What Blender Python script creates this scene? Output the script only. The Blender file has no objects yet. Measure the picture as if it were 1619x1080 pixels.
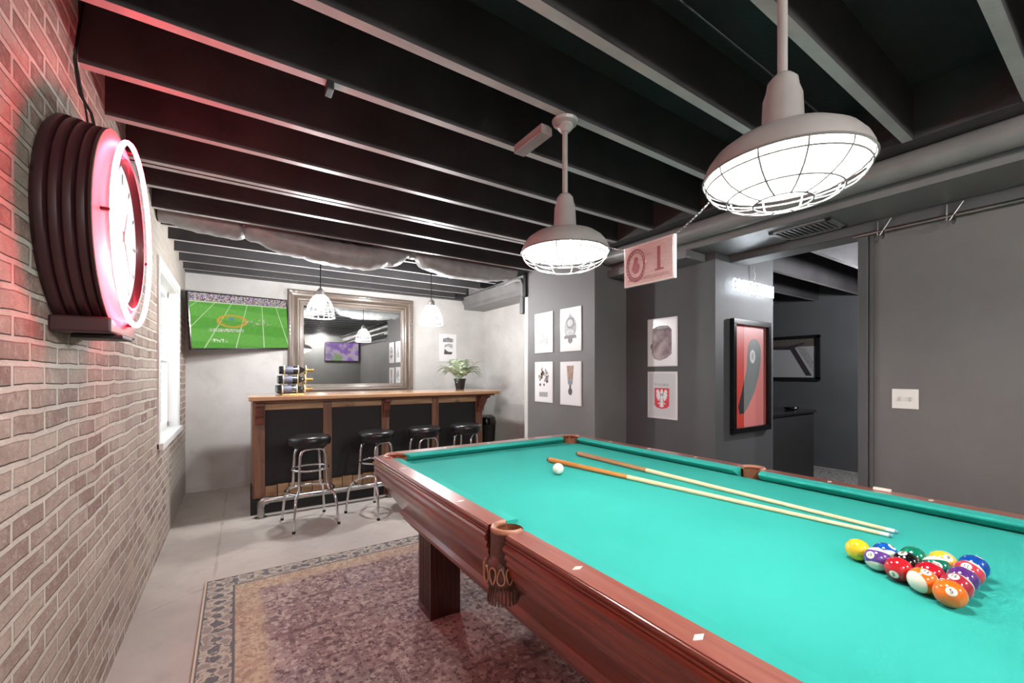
import bpy, bmesh, math, random
from mathutils import Vector, Matrix
R=random.Random(7)
PI=math.pi
sc=bpy.context.scene
COL=sc.collection
# ---------------------------------------------------------------- materials
def lin(c):
    return tuple((v/255/12.92 if v/255<=.04045 else ((v/255+.055)/1.055)**2.4) for v in c)+(1,)
MATS={}
def mat(name,rgb,rough=.6,metal=0,rgb2=None,scale=8,bump=0,bscale=60,emit=None,es=0,spec=.5,coat=0,detail=4,stretch=None,trans=0,alpha=1,ramp=(.35,.65)):
    m=bpy.data.materials.new(name); m.use_nodes=True; nt=m.node_tree; b=nt.nodes['Principled BSDF']
    b.inputs['Base Color'].default_value=lin(rgb); b.inputs['Roughness'].default_value=rough; b.inputs['Metallic'].default_value=metal
    b.inputs['Specular IOR Level'].default_value=spec; b.inputs['Coat Weight'].default_value=coat; b.inputs['Coat Roughness'].default_value=.12
    b.inputs['Transmission Weight'].default_value=trans
    tc=nt.nodes.new('ShaderNodeTexCoord'); mp=nt.nodes.new('ShaderNodeMapping'); nt.links.new(tc.outputs['Object'],mp.inputs[0])
    if stretch: mp.inputs['Scale'].default_value=stretch
    if rgb2 is not None:
        n=nt.nodes.new('ShaderNodeTexNoise'); n.inputs['Scale'].default_value=scale; n.inputs['Detail'].default_value=detail
        nt.links.new(mp.outputs[0],n.inputs['Vector'])
        r=nt.nodes.new('ShaderNodeValToRGB'); r.color_ramp.elements[0].color=lin(rgb); r.color_ramp.elements[1].color=lin(rgb2)
        r.color_ramp.elements[0].position=ramp[0]; r.color_ramp.elements[1].position=ramp[1]
        nt.links.new(n.outputs['Fac'],r.inputs[0]); nt.links.new(r.outputs[0],b.inputs['Base Color'])
    if bump:
        n=nt.nodes.new('ShaderNodeTexNoise'); n.inputs['Scale'].default_value=bscale; n.inputs['Detail'].default_value=5
        nt.links.new(mp.outputs[0],n.inputs['Vector'])
        bp=nt.nodes.new('ShaderNodeBump'); bp.inputs['Strength'].default_value=bump; bp.inputs['Distance'].default_value=.01
        nt.links.new(n.outputs['Fac'],bp.inputs['Height']); nt.links.new(bp.outputs[0],b.inputs['Normal'])
    if emit:
        b.inputs['Emission Color'].default_value=lin(emit); b.inputs['Emission Strength'].default_value=es
    MATS[name]=m
    return m
class NT:
    """small node helper"""
    def __init__(s,name,rough=.7):
        s.m=bpy.data.materials.new(name); s.m.use_nodes=True; s.t=s.m.node_tree; s.b=s.t.nodes['Principled BSDF']; s.b.inputs['Roughness'].default_value=rough
        s.tc=s.t.nodes.new('ShaderNodeTexCoord'); s.obj=s.tc.outputs['Object']
        sp=s.t.nodes.new('ShaderNodeSeparateXYZ'); s.t.links.new(s.obj,sp.inputs[0]); s.x,s.y,s.z=sp.outputs
    def set(s,inp,v):
        if isinstance(v,bpy.types.NodeSocket): s.t.links.new(v,inp)
        else: inp.default_value=v
    def math(s,op,a,b=0,c=None,clamp=False):
        n=s.t.nodes.new('ShaderNodeMath'); n.operation=op; n.use_clamp=clamp; s.set(n.inputs[0],a); s.set(n.inputs[1],b)
        if c is not None: s.set(n.inputs[2],c)
        return n.outputs[0]
    def mix(s,f,a,b,mode='MIX'):
        n=s.t.nodes.new('ShaderNodeMix'); n.data_type='RGBA'; n.blend_type=mode; s.set(n.inputs[0],f)
        s.set(n.inputs[6],a if isinstance(a,bpy.types.NodeSocket) else lin(a)); s.set(n.inputs[7],b if isinstance(b,bpy.types.NodeSocket) else lin(b)); return n.outputs[2]
    def noise(s,scale,detail=4,vec=None,dist=0,rough=.5):
        n=s.t.nodes.new('ShaderNodeTexNoise'); n.inputs['Scale'].default_value=scale; n.inputs['Detail'].default_value=detail; n.inputs['Distortion'].default_value=dist; n.inputs['Roughness'].default_value=rough
        s.set(n.inputs['Vector'],vec if vec is not None else s.obj); return n.outputs['Fac']
    def vor(s,scale,vec=None,feat='F1',out='Distance'):
        n=s.t.nodes.new('ShaderNodeTexVoronoi'); n.inputs['Scale'].default_value=scale; n.feature=feat; s.set(n.inputs['Vector'],vec if vec is not None else s.obj); return n.outputs[out]
    def comb(s,x,y,z=0.):
        n=s.t.nodes.new('ShaderNodeCombineXYZ'); s.set(n.inputs[0],x); s.set(n.inputs[1],y); s.set(n.inputs[2],z); return n.outputs[0]
    def step(s,v,a,b):
        n=s.t.nodes.new('ShaderNodeMapRange'); n.interpolation_type='SMOOTHSTEP'; s.set(n.inputs[0],v); n.inputs[1].default_value=a; n.inputs[2].default_value=b; return n.outputs[0]
    def bump(s,h,st=.5,d=.01):
        n=s.t.nodes.new('ShaderNodeBump'); n.inputs['Strength'].default_value=st; n.inputs['Distance'].default_value=d; s.set(n.inputs['Height'],h); s.t.links.new(n.outputs[0],s.b.inputs['Normal'])
    def out(s,c): s.set(s.b.inputs['Base Color'],c); return s.m

XL,XR,YB,YR,ZC,ZD=-.457,3.217,5.66,-2.2,2.36,2.60
# brick wall
def brick_mat():
    k=NT('brick',.85)
    v=k.comb(k.y,k.z)
    # slight wobble so courses are hand laid
    n=k.t.nodes.new('ShaderNodeTexNoise'); n.inputs['Scale'].default_value=3.5; n.inputs['Detail'].default_value=3; k.set(n.inputs['Vector'],k.obj)
    va=k.t.nodes.new('ShaderNodeVectorMath'); va.operation='MULTIPLY_ADD'; k.set(va.inputs[0],n.outputs['Color']); va.inputs[1].default_value=(.03,.03,0); k.set(va.inputs[2],v)
    br=k.t.nodes.new('ShaderNodeTexBrick'); k.set(br.inputs['Vector'],va.outputs[0]); br.inputs['Scale'].default_value=1
    br.inputs['Brick Width'].default_value=.205; br.inputs['Row Height'].default_value=.063; br.inputs['Mortar Size'].default_value=.0105; br.inputs['Mortar Smooth'].default_value=.35; br.inputs['Bias'].default_value=-.15
    br.inputs['Color1'].default_value=lin((132,106,96)); br.inputs['Color2'].default_value=lin((184,166,153)); br.inputs['Mortar'].default_value=lin((206,197,185))
    c=br.outputs['Color']
    dirt=k.step(k.noise(5,6,rough=.7),.42,.68)
    c=k.mix(k.math('MULTIPLY',dirt,.6),c,(192,176,162))
    fine=k.step(k.noise(38,5,rough=.75),.5,.66); c=k.mix(k.math('MULTIPLY',fine,.45),c,(206,192,178))
    big=k.step(k.noise(1.3,3),.4,.62); c=k.mix(k.math('MULTIPLY',big,.25),c,(150,128,116))
    dk=k.step(k.noise(14,5,rough=.65),.58,.75)
    c=k.mix(k.math('MULTIPLY',dk,.5),c,(128,104,94))
    # rendered patch low down beside the bar and pale wash high on the wall
    edge=k.math('ADD',k.math('MULTIPLY',k.noise(3,4),.5),k.math('MULTIPLY',k.y,.42))
    low=k.math('MULTIPLY',k.step(edge,2.02,2.16),k.step(k.math('ADD',k.z,k.math('MULTIPLY',k.noise(4,3),.3)),.82,.62),clamp=True)
    high=k.math('MULTIPLY',k.step(k.math('ADD',k.z,k.math('MULTIPLY',k.noise(4,3),.4)),1.95,2.25),k.step(k.y,2.2,3.2))
    pl=k.math('MAXIMUM',low,k.math('MULTIPLY',high,.75))
    c=k.mix(pl,c,(176,170,160))
    h=k.math('MULTIPLY',k.math('SUBTRACT',1.,br.outputs['Fac']),k.math('SUBTRACT',1.,k.math('MULTIPLY',pl,.8)))
    h=k.math('ADD',h,k.math('MULTIPLY',k.noise(45,5,rough=.7),.45))
    k.bump(h,1.0,.016)
    return k.out(c)
def plaster_mat(name,a,b,c3,sc_=1.6):
    k=NT(name,.85)
    f=k.step(k.noise(sc_,6,rough=.65),.35,.68)
    c=k.mix(f,a,b)
    g=k.step(k.noise(sc_*2.3,5,dist=1.2),.55,.8)
    c=k.mix(k.math('MULTIPLY',g,.5),c,c3)
    k.bump(k.noise(30,6,rough=.7),.25,.004)
    return k.out(c)
def floor_mat():
    k=NT('concrete_floor',.5)
    c=k.mix(k.step(k.noise(1.1,6,rough=.6),.35,.65),(172,166,160),(196,189,180))
    c=k.mix(k.math('MULTIPLY',k.step(k.noise(6,6,rough=.7),.5,.72),.35),c,(150,144,140))
    v=k.vor(.55,feat='DISTANCE_TO_EDGE',vec=None)
    crack=k.step(k.math('ADD',v,k.math('MULTIPLY',k.noise(7,4),.02)),.016,.010)
    c=k.mix(k.math('MULTIPLY',crack,.35),c,(110,102,96))
    k.bump(k.noise(25,5),.12,.003)
    return k.out(c)
RX0,RX1,RY0,RY1=-.16,2.9,-1.1,3.165
def rug_mat():
    k=NT('rug_pile',.95)
    # object origin sits in the rug's middle
    hx,hy=(RX1-RX0)/2,(RY1-RY0)/2
    d=k.math('MINIMUM',k.math('SUBTRACT',hx,k.math('ABSOLUTE',k.x)),k.math('SUBTRACT',hy,k.math('ABSOLUTE',k.y)))
    n1=k.noise(16,8,rough=.75,dist=1.6); n2=k.noise(55,4,rough=.7); n3=k.noise(3,4)
    cell=k.t.nodes.new('ShaderNodeTexVoronoi'); cell.inputs['Scale'].default_value=58; cell.distance='MANHATTAN'; k.set(cell.inputs['Vector'],k.obj)
    cv=k.t.nodes.new('ShaderNodeSeparateColor'); k.set(cv.inputs[0],cell.outputs['Color'])
    wv=k.t.nodes.new('ShaderNodeTexBrick'); wv.inputs['Scale'].default_value=1; wv.inputs['Brick Width'].default_value=.23; wv.inputs['Row Height'].default_value=.16; wv.inputs['Mortar Size'].default_value=.012; k.set(wv.inputs['Vector'],k.obj)
    field=k.mix(k.step(n3,.38,.62),(146,124,122),(170,150,146))
    field=k.mix(k.math('MULTIPLY',k.step(k.noise(2.2,3),.5,.65),.7),field,(150,140,142))
    field=k.mix(k.math('MULTIPLY',k.step(cv.outputs[0],.62,.70),k.step(n1,.40,.56)),field,(104,84,90))
    field=k.mix(k.math('MULTIPLY',k.step(cv.outputs[1],.72,.80),.7),field,(196,182,172))
    field=k.mix(k.math('MULTIPLY',k.step(n2,.55,.63),.75),field,(92,70,76))
    field=k.mix(k.math('MULTIPLY',wv.outputs['Fac'],k.math('MULTIPLY',k.step(k.noise(5,3),.44,.6),.55)),field,(96,72,80))
    sy=k.math('SINE',k.math('MULTIPLY',k.math('ADD',k.x,k.y),40.)); sx=k.math('SINE',k.math('MULTIPLY',k.math('SUBTRACT',k.y,k.x),40.)); q=k.math('ADD',k.math('MULTIPLY',sx,sy),k.math('MULTIPLY',k.math('SUBTRACT',k.noise(13,4,dist=1),.5),4.2))
    q=k.math('ADD',q,k.math('MULTIPLY',k.math('SUBTRACT',cv.outputs[2],.5),.9))
    b1=k.mix(k.step(q,-.28,-.14),(98,101,106),(186,178,164))
    b1=k.mix(k.math('MULTIPLY',k.step(q,.45,.55),.8),b1,(134,128,126))
    b1=k.mix(k.math('MULTIPLY',k.step(n2,.5,.62),.4),b1,(150,132,122))
    b2=k.mix(k.step(cv.outputs[0],.4,.6),(190,174,150),(176,152,134))
    b2=k.mix(k.math('MULTIPLY',k.step(n1,.52,.6),.7),b2,(152,124,114))
    b2=k.mix(k.math('MULTIPLY',k.step(n2,.54,.64),.7),b2,(120,96,90))
    dn=k.math('ADD',d,k.math('MULTIPLY',k.math('SUBTRACT',n1,.5),.012))
    c=k.mix(k.step(dn,.25,.31),b2,field)
    c=k.mix(k.step(dn,.150,.156),k.mix(k.step(dn,.140,.144),b1,(98,98,102)),c)
    c=k.mix(k.step(dn,.016,.020),(104,104,106),c)
    c=k.mix(k.step(d,.008,.012),(206,192,172),c)
    k.bump(k.math('ADD',n2,k.math('MULTIPLY',n1,.5)),.4,.006)
    return k.out(c)
def wood_mat(name,a,b,rough=.35,axis='Y',scale=5,coat=0,dark=None):
    k=NT(name,rough); s={'X':(.06,1,1),'Y':(1,.06,1),'Z':(1,1,.06)}[axis]
    mp=k.t.nodes.new('ShaderNodeMapping'); mp.inputs['Scale'].default_value=s; k.set(mp.inputs[0],k.obj)
    f=k.noise(scale*8,6,vec=mp.outputs[0],rough=.65,dist=.4)
    c=k.mix(k.step(f,.35,.65),a,b)
    if dark: c=k.mix(k.math('MULTIPLY',k.step(k.noise(4,3),.6,.72),.7),c,dark)
    k.b.inputs['Coat Weight'].default_value=coat; k.b.inputs['Coat Roughness'].default_value=.15
    k.bump(f,.12,.002)
    return k.out(c)
M={}
M['brick']=brick_mat()
M['plaster']=plaster_mat('pale_plaster',(192,190,186),(208,206,202),(172,166,160))
M['floor']=floor_mat()
M['rug']=rug_mat()
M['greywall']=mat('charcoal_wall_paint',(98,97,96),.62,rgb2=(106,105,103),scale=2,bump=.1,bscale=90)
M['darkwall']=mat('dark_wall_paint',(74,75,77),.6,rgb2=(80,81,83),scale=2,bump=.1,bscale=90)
M['joist']=mat('black_joist_paint',(52,51,53),.5,rgb2=(64,62,63),scale=5,bump=.25,bscale=40)
M['joistlit']=mat('uplit_joist_underside',(160,158,157),.42,rgb2=(176,173,171),scale=7,bump=.2,bscale=40)
M['deck']=mat('black_deck_paint',(30,30,32),.8,rgb2=(38,38,40),scale=4,bump=.3)
M['duct']=mat('painted_duct',(112,111,110),.38,rgb2=(122,121,119),scale=6,bump=.15,bscale=20)
M['soffit']=mat('soffit_paint',(108,108,108),.4,rgb2=(116,116,115),scale=3,bump=.1)
M['flex']=mat('flexible_duct_skin',(134,134,134),.36,rgb2=(150,150,149),scale=12,bump=.6,bscale=25)
M['white']=mat('white_paint',(226,226,222),.45)
M['offwhite']=mat('off_white_trim',(196,194,188),.5)
M['felt']=mat('teal_cloth',(50,163,151),.95,rgb2=(54,168,156),scale=3,bump=.08,bscale=400,spec=.15)
M['mahog']=wood_mat('mahogany_lacquer',(108,46,36),(138,64,48),.28,'Y',5,.6)
M['mahogx']=wood_mat('mahogany_lacquer_cross',(108,46,36),(138,64,48),.28,'X',5,.6)
M['mahogtop']=wood_mat('worn_rail_lacquer',(140,72,58),(158,96,82),.3,'Y',3,.8)
M['mahogtopx']=wood_mat('worn_rail_lacquer_cross',(140,72,58),(158,96,82),.3,'X',3,.8)
M['mahogdark']=wood_mat('dark_mahogany',(58,28,24),(84,40,32),.3,'Z',5,.4)
M['leather']=mat('brown_leather',(120,70,46),.45,rgb2=(140,84,54),scale=20,bump=.3,bscale=120)
M['leatherd']=mat('dark_leather',(74,42,36),.4,rgb2=(92,54,46),scale=20,bump=.3,bscale=120)
M['leathertrim']=mat('pale_leather_rim',(150,100,76),.3,rgb2=(176,124,98),scale=24)
M['pearl']=mat('pearl_inlay',(238,232,220),.25)
M['black']=mat('black_matte',(16,16,17),.5)
M['blackgloss']=mat('black_gloss',(14,14,15),.18)
M['panel']=mat('black_bar_panel',(11,10,12),.65,rgb2=(15,14,16),scale=6)
M['seat']=mat('black_vinyl',(22,23,25),.28,bump=.15,bscale=60)
M['chrome']=mat('chrome',(220,220,222),.12,1)
M['galv']=mat('galvanised_pipe',(178,176,174),.3,1,rgb2=(150,148,146),scale=14)
M['cedar']=wood_mat('rustic_cedar',(102,70,52),(134,96,70),.5,'Z',3,.15,(62,40,32))
M['cedarx']=wood_mat('rustic_cedar_cross',(138,106,74),(178,146,108),.5,'X',3,.15,(94,66,46))
M['bartop']=wood_mat('varnished_bar_top',(170,126,92),(198,158,120),.22,'X',3,.7)
M['cornerwood']=wood_mat('dark_red_corbel',(84,42,30),(112,58,40),.4,'Z',4,.3)
M['frame']=wood_mat('weathered_frame',(90,78,68),(128,113,100),.4,'Z',5,.2)
M['framex']=wood_mat('weathered_frame_cross',(90,78,68),(128,113,100),.4,'X',5,.2)
M['mirror']=mat('mirror_glass',(225,228,228),.02,1)
M['glass']=bpy.data.materials.new('window_glass'); M['glass'].use_nodes=True
_t=M['glass'].node_tree; _t.nodes.clear(); _o=_t.nodes.new('ShaderNodeOutputMaterial'); _m=_t.nodes.new('ShaderNodeMixShader'); _a=_t.nodes.new('ShaderNodeBsdfTransparent'); _g=_t.nodes.new('ShaderNodeBsdfGlossy'); _g.inputs['Roughness'].default_value=.02; _m.inputs[0].default_value=.12
_t.links.new(_a.outputs[0],_m.inputs[1]); _t.links.new(_g.outputs[0],_m.inputs[2]); _t.links.new(_m.outputs[0],_o.inputs[0])
M['lampmetal']=mat('lamp_enamel',(150,146,144),.32,rgb2=(160,156,154),scale=8)
M['lampwhite']=mat('lamp_inside_enamel',(242,242,240),.5)
M['wiredark']=mat('grey_cage_wire',(118,116,114),.4)
M['wire']=mat('white_wire',(206,206,202),.4)
M['bulb']=mat('lamp_bulb_glow',(255,255,255),.5,emit=(255,251,248),es=225)
M['bulb2']=mat('pendant_bulb_glow',(255,255,255),.5,emit=(250,250,252),es=430)
M['neonr']=mat('red_neon_glow',(255,160,170),.4,emit=(255,56,78),es=34)
M['neonw']=mat('white_neon_glow',(255,255,255),.4,emit=(236,246,255),es=12)
M['dialback']=mat('dial_light',(240,240,240),.5,emit=(226,234,240),es=.36)
M['burg']=mat('burgundy_enamel',(48,20,25),.45,rgb2=(60,26,31),scale=5,coat=.1)
M['pinkpanel']=mat('pale_dish_enamel',(160,156,146),.35)
M['paper']=mat('print_white',(226,226,226),.25,coat=.3)
M['paperframe']=mat('print_border',(210,208,206),.35)
M['g1']=mat('ink_grey',(112,112,110),.5,rgb2=(150,150,148),scale=60)
M['g2']=mat('ink_dark',(62,58,54),.5,rgb2=(96,90,84),scale=70)
M['g3']=mat('ink_light',(178,178,176),.5,rgb2=(150,150,148),scale=50)
M['gbrown']=mat('ink_brown',(132,104,82),.5,rgb2=(168,140,112),scale=50)
M['gmauve']=mat('ink_mauve',(120,96,102),.5,rgb2=(176,160,160),scale=12)
M['red']=mat('print_red',(206,52,64),.4)
M['redart']=mat('art_red',(204,66,56),.4); M['reflpink']=mat('art_reflection_pink',(222,132,128),.4); M['reflgrey']=mat('art_reflection_grey',(122,128,126),.4); M['blackart']=mat('art_black',(52,44,48),.4)
M['notepink']=mat('note_pink',(206,198,194),.5,rgb2=(194,182,180),scale=40,stretch=(1,1,6)); M['noteink']=mat('note_ink',(142,92,102),.5)
M['skin']=None
M['woodlight']=wood_mat('painted_block',(120,108,106),(140,128,124),.6,'Y',3)
M['fern']=mat('fern_leaf',(150,170,136),.5,rgb2=(204,214,188),scale=14)
M['ferndark']=mat('fern_leaf_dark',(84,104,78),.5,rgb2=(126,146,110),scale=14)
M['gold']=mat('gold_foil',(150,122,66),.35,.7); M['cream']=mat('cream_wire',(206,192,160),.4)
M['bottleglass']=mat('dark_bottle_glass',(18,20,26),.12,coat=.5); M['bottlelabel']=mat('bottle_label',(86,88,104),.5)
M['cueshaft']=mat('maple_shaft',(232,216,176),.35); M['cuebutt']=wood_mat('cue_butt_wood',(188,118,50),(214,146,76),.3,'Y',3,.5); M['cuebutt2']=wood_mat('cue_butt_brown',(158,100,60),(190,136,92),.3,'Y',3,.5)
M['ferrule']=mat('cue_ferrule',(236,240,240),.3); M['tip']=mat('cue_tip',(120,170,190),.8)
M['backwood']=mat('backroom_floor',(120,96,84),.6,rgb2=(96,80,74),scale=4)
M['backrug']=mat('grey_patterned_carpet',(150,146,142),.95,rgb2=(96,92,92),scale=22,stretch=(1,3,1),bump=.3)

# ---------------------------------------------------------------- mesh helpers
def box(bm,x0,x1,y0,y1,z0,z1):
    v=[bm.verts.new(p) for p in ((x0,y0,z0),(x1,y0,z0),(x1,y1,z0),(x0,y1,z0),(x0,y0,z1),(x1,y0,z1),(x1,y1,z1),(x0,y1,z1))]
    for f in ((0,3,2,1),(4,5,6,7),(0,1,5,4),(1,2,6,5),(2,3,7,6),(3,0,4,7)): bm.faces.new([v[i] for i in f])
def BM(): return bmesh.new()
def bx(*a):
    bm=BM(); box(bm,*a); return bm
def frame_of(d):
    d=d.normalized(); u=d.cross(Vector((0,0,1)))
    if u.length<1e-4: u=Vector((1,0,0))
    u.normalize(); return u,d.cross(u).normalized()
def tube(bm,pts,r,n=10,closed=False,caps=True):
    pts=[Vector(p) for p in pts]; N=len(pts); rs=r if isinstance(r,(list,tuple)) else [r]*N; rings=[]; pu=None
    for i,p in enumerate(pts):
        if closed: d=pts[(i+1)%N]-pts[i-1]
        else: d=pts[min(i+1,N-1)]-pts[max(i-1,0)]
        d.normalize()
        if pu is None: u,w=frame_of(d)
        else:
            u=pu-d*pu.dot(d)
            if u.length<1e-5: u,_=frame_of(d)
            u.normalize()
        w=d.cross(u); pu=u
        rings.append([bm.verts.new(p+(u*math.cos(2*PI*k/n)+w*math.sin(2*PI*k/n))*rs[i]) for k in range(n)])
    for i in range(N if closed else N-1):
        a,b=rings[i],rings[(i+1)%N]
        for k in range(n): bm.faces.new((a[k],a[(k+1)%n],b[(k+1)%n],b[k]))
    if caps and not closed: bm.faces.new(rings[0][::-1]); bm.faces.new(rings[-1])
def lathe(bm,prof,n=32,M4=None,closed_ends=True):
    """prof: (radius, height) around local Z"""
    rings=[]
    for r,z in prof:
        if r<1e-5: rings.append([bm.verts.new((0,0,z))])
        else: rings.append([bm.verts.new((r*math.cos(2*PI*k/n),r*math.sin(2*PI*k/n),z)) for k in range(n)])
    for a,b in zip(rings,rings[1:]):
        for k in range(n):
            if len(a)==1 and len(b)==1: continue
            if len(a)==1: bm.faces.new((a[0],b[k],b[(k+1)%n]))
            elif len(b)==1: bm.faces.new((a[k],a[(k+1)%n],b[0]))
            else: bm.faces.new((a[k],a[(k+1)%n],b[(k+1)%n],b[k]))
    vs=[v for r in rings for v in r]
    if M4 is not None:
        for v in vs: v.co=M4@v.co
    return vs
def prism(bm,poly,z0,z1,M4=None):
    a=[bm.verts.new((x,y,z0)) for x,y in poly]; b=[bm.verts.new((x,y,z1)) for x,y in poly]; n=len(poly)
    bm.faces.new(a[::-1]); bm.faces.new(b)
    for i in range(n): bm.faces.new((a[i],a[(i+1)%n],b[(i+1)%n],b[i]))
    if M4 is not None:
        for v in a+b: v.co=M4@v.co
def circ(cx,cy,r,n=24,a0=0,a1=2*PI,ry=None):
    full=abs(a1-a0-2*PI)<1e-6; m=n if full else n+1
    return [(cx+r*math.cos(a0+(a1-a0)*k/n),cy+(ry or r)*math.sin(a0+(a1-a0)*k/n)) for k in range(m)]
def obj(name,bm,m,parent=None,smooth=False,bevel=0,loc=None,ang=40):
    bmesh.ops.recalc_face_normals(bm,faces=bm.faces)
    me=bpy.data.meshes.new(name); bm.to_mesh(me); bm.free()
    if smooth:
        for p in me.polygons: p.use_smooth=True
        try: me.set_sharp_from_angle(angle=math.radians(ang))
        except Exception: pass
    o=bpy.data.objects.new(name,me); COL.objects.link(o)
    if m: me.materials.append(M[m] if isinstance(m,str) else m)
    if parent: o.parent=parent
    if loc: o.location=loc
    if bevel:
        b=o.modifiers.new('bevel','BEVEL'); b.width=bevel; b.segments=2; b.limit_method='ANGLE'; b.angle_limit=math.radians(35)
    return o
def thing(name,label,cat,loc=(0,0,0),rz=0,group=None,mw=None):
    o=bpy.data.objects.new(name,None); COL.objects.link(o); o.location=loc; o.rotation_euler=(0,0,rz); o.empty_display_size=.1
    if mw is not None: o.matrix_world=mw
    o['label']=label; o['category']=cat
    if group: o['group']=group
    return o
def tag(o,label,cat,group=None,kind=None):
    o['label']=label; o['category']=cat
    if group: o['group']=group
    if kind: o['kind']=kind
    return o
def struct(name,bm,m,parent=None,**k):
    o=obj(name,bm,m,parent,**k)
    if not parent: o['kind']='structure'
    return o
def dup(root,loc=None,rz=None,label=None,group=None):
    r=root.copy(); COL.objects.link(r)
    if loc is not None: r.location=loc
    if rz is not None: r.rotation_euler=(0,0,rz)
    if label: r['label']=label
    if group: r['group']=group
    for ch in list(root.children):
        c=ch.copy(); COL.objects.link(c); c.parent=r
        for g in list(ch.children):
            d=g.copy(); COL.objects.link(d); d.parent=c
    return r
def textmesh(name,s,size,m,parent,M4,extrude=.0006,sx=1,align='CENTER',offset=0):
    cu=bpy.data.curves.new(name,'FONT'); cu.body=s; cu.size=size; cu.extrude=extrude; cu.align_x=align; cu.align_y='CENTER'; cu.offset=offset; cu.resolution_u=3
    t=bpy.data.objects.new('tmp',cu); COL.objects.link(t)
    dg=bpy.context.evaluated_depsgraph_get(); me=bpy.data.meshes.new_from_object(t.evaluated_get(dg))
    bpy.data.objects.remove(t); bpy.data.curves.remove(cu)
    for v in me.vertices: v.co=M4@Vector((v.co.x*sx,v.co.y,v.co.z))
    o=bpy.data.objects.new(name,me); COL.objects.link(o); me.materials.clear(); me.materials.append(M[m] if isinstance(m,str) else m)
    if parent: o.parent=parent
    return o

# ---------------------------------------------------------------- room shell
struct('floor',bx(XL-.25,7.2,YR-.2,YB+.2,-.1,0),'floor')
# left brick wall with window hole
WY0,WY1,WZ0,WZ1=3.80,4.96,.785,2.03
bm=BM(); T=.25
box(bm,XL-T,XL,YR-.2,WY0,0,ZD); box(bm,XL-T,XL,WY1,YB+.2,0,ZD); box(bm,XL-T,XL,WY0,WY1,0,WZ0); box(bm,XL-T,XL,WY0,WY1,WZ1,ZD)
struct('wall_left',bm,'brick')
struct('wall_back',bx(XL,XR+.16,YB,YB+.2,0,ZD),'plaster')
struct('wall_back_side',bx(XR,XR+.16,3.64,YB,0,ZD),'plaster')
struct('wall_rear',bx(XL,7.2,YR-.2,YR,0,ZD),'greywall')
struct('wall_column',bx(2.6,XR+.16,2.64,3.64,0,ZD),'greywall')
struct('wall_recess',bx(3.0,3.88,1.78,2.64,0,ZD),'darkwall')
bm=BM(); box(bm,XR,XR+.16,YR,.96,0,ZD); box(bm,XR,XR+.16,.96,1.78,2.14,ZD)
struct('wall_right',bm,'greywall')
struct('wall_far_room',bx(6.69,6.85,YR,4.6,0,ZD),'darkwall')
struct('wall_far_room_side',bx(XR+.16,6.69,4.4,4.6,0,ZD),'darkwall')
struct('ceiling',bx(XL-.25,7.2,YR-.2,YB+.2,ZD,ZD+.1),'deck')
# ceiling beams (each its own)
ys=[-2.0,-1.6,-1.24,-.86,-.48,-.11,.25,.61,.98,1.336,1.672,2.049,2.40,2.79,2.845,3.146,3.55,3.93,4.31,4.70,5.08,5.44]
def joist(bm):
    o=struct('ceiling_beam',bm,'joist'); o.data.materials.append(M['joistlit'])
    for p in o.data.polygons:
        if p.normal.z<-.9: p.material_index=1  # down-facing sides get paler colour standing in for light from below
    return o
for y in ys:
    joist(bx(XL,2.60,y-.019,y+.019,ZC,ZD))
struct('ceiling_beam',bx(XL,2.86,YB-.10,YB-.001,ZC+.005,ZD),'joist')
struct('ceiling_beam',bx(2.60,2.72,YR,2.64,ZC,ZD),'joist')
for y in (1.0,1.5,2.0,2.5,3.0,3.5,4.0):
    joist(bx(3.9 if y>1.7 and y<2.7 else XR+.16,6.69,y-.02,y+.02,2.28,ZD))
# soffit boxes
struct('trim_1',bx(2.81,XR,YR,2.64,2.20,ZC+.1),'soffit')
struct('trim_2',bx(2.76,3.0,1.86,2.64,2.135,2.199),'soffit',bevel=.006)
struct('trim_3',bx(2.86,XR,3.64,YB,2.235,ZC+.04),'duct',bevel=.012)
struct('trim_4',bx(XR-.022,XR,YR,1.78,2.14,2.20),'darkwall',bevel=.003)
struct('trim_5',bx(XR-.02,XR,.93,.98,0,2.14),'darkwall',bevel=.004)
struct('trim_6',bx(XR-.012,XR,.905,.925,0,2.14),'darkwall')
struct('trim_7',bx(2.6,2.66,3.64,3.70,0,2.2),'offwhite')
struct('baseboard_back',bx(XL,XR,YB-.015,YB,0,.05),'offwhite')
struct('baseboard_right',bx(XR-.014,XR,YR,.90,0,.1),'darkwall')
# slanted soffit over the bar side (sloped upper face)
bm=BM(); prism(bm,[(2.80,2.40),(2.86,2.30),(2.90,2.30),(2.90,2.40)],0,YB-3.66,Matrix(((1,0,0,0),(0,0,-1,YB-.002),(0,1,0,0),(0,0,0,1)))); struct('trim_8',bm,'duct')

# window
w=struct('window_1',bx(XL-.10,XL-.085,WY0,WY1,WZ0,WZ1),'glass')
fr=BM()
for a in ((XL-.07,XL+.004,WY1-.012,WY1,WZ0,WZ1),(XL-.07,XL+.004,WY0,WY0+.012,WZ0,WZ1),(XL-.07,XL+.004,WY0,WY1,WZ1-.012,WZ1),(XL-.12,XL+.012,WY0-.05,WY0,WZ0-.03,WZ1+.06),(XL-.12,XL+.012,WY1-.0,WY1+.05,WZ0-.03,WZ1+.06),(XL-.12,XL+.014,WY0-.06,WY1+.06,WZ1,WZ1+.07)): box(fr,*a)
for a in ((XL-.115,XL-.07,WY0,WY0+.05,WZ0,WZ1),(XL-.115,XL-.07,WY1-.05,WY1,WZ0,WZ1),(XL-.115,XL-.07,WY0,WY1,WZ0,WZ0+.06),(XL-.115,XL-.07,WY0,WY1,WZ1-.06,WZ1),(XL-.115,XL-.065,WY0,WY1,1.39,1.43)): box(fr,*a)
obj('window_frame',fr,'white',w,bevel=.003)
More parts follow.
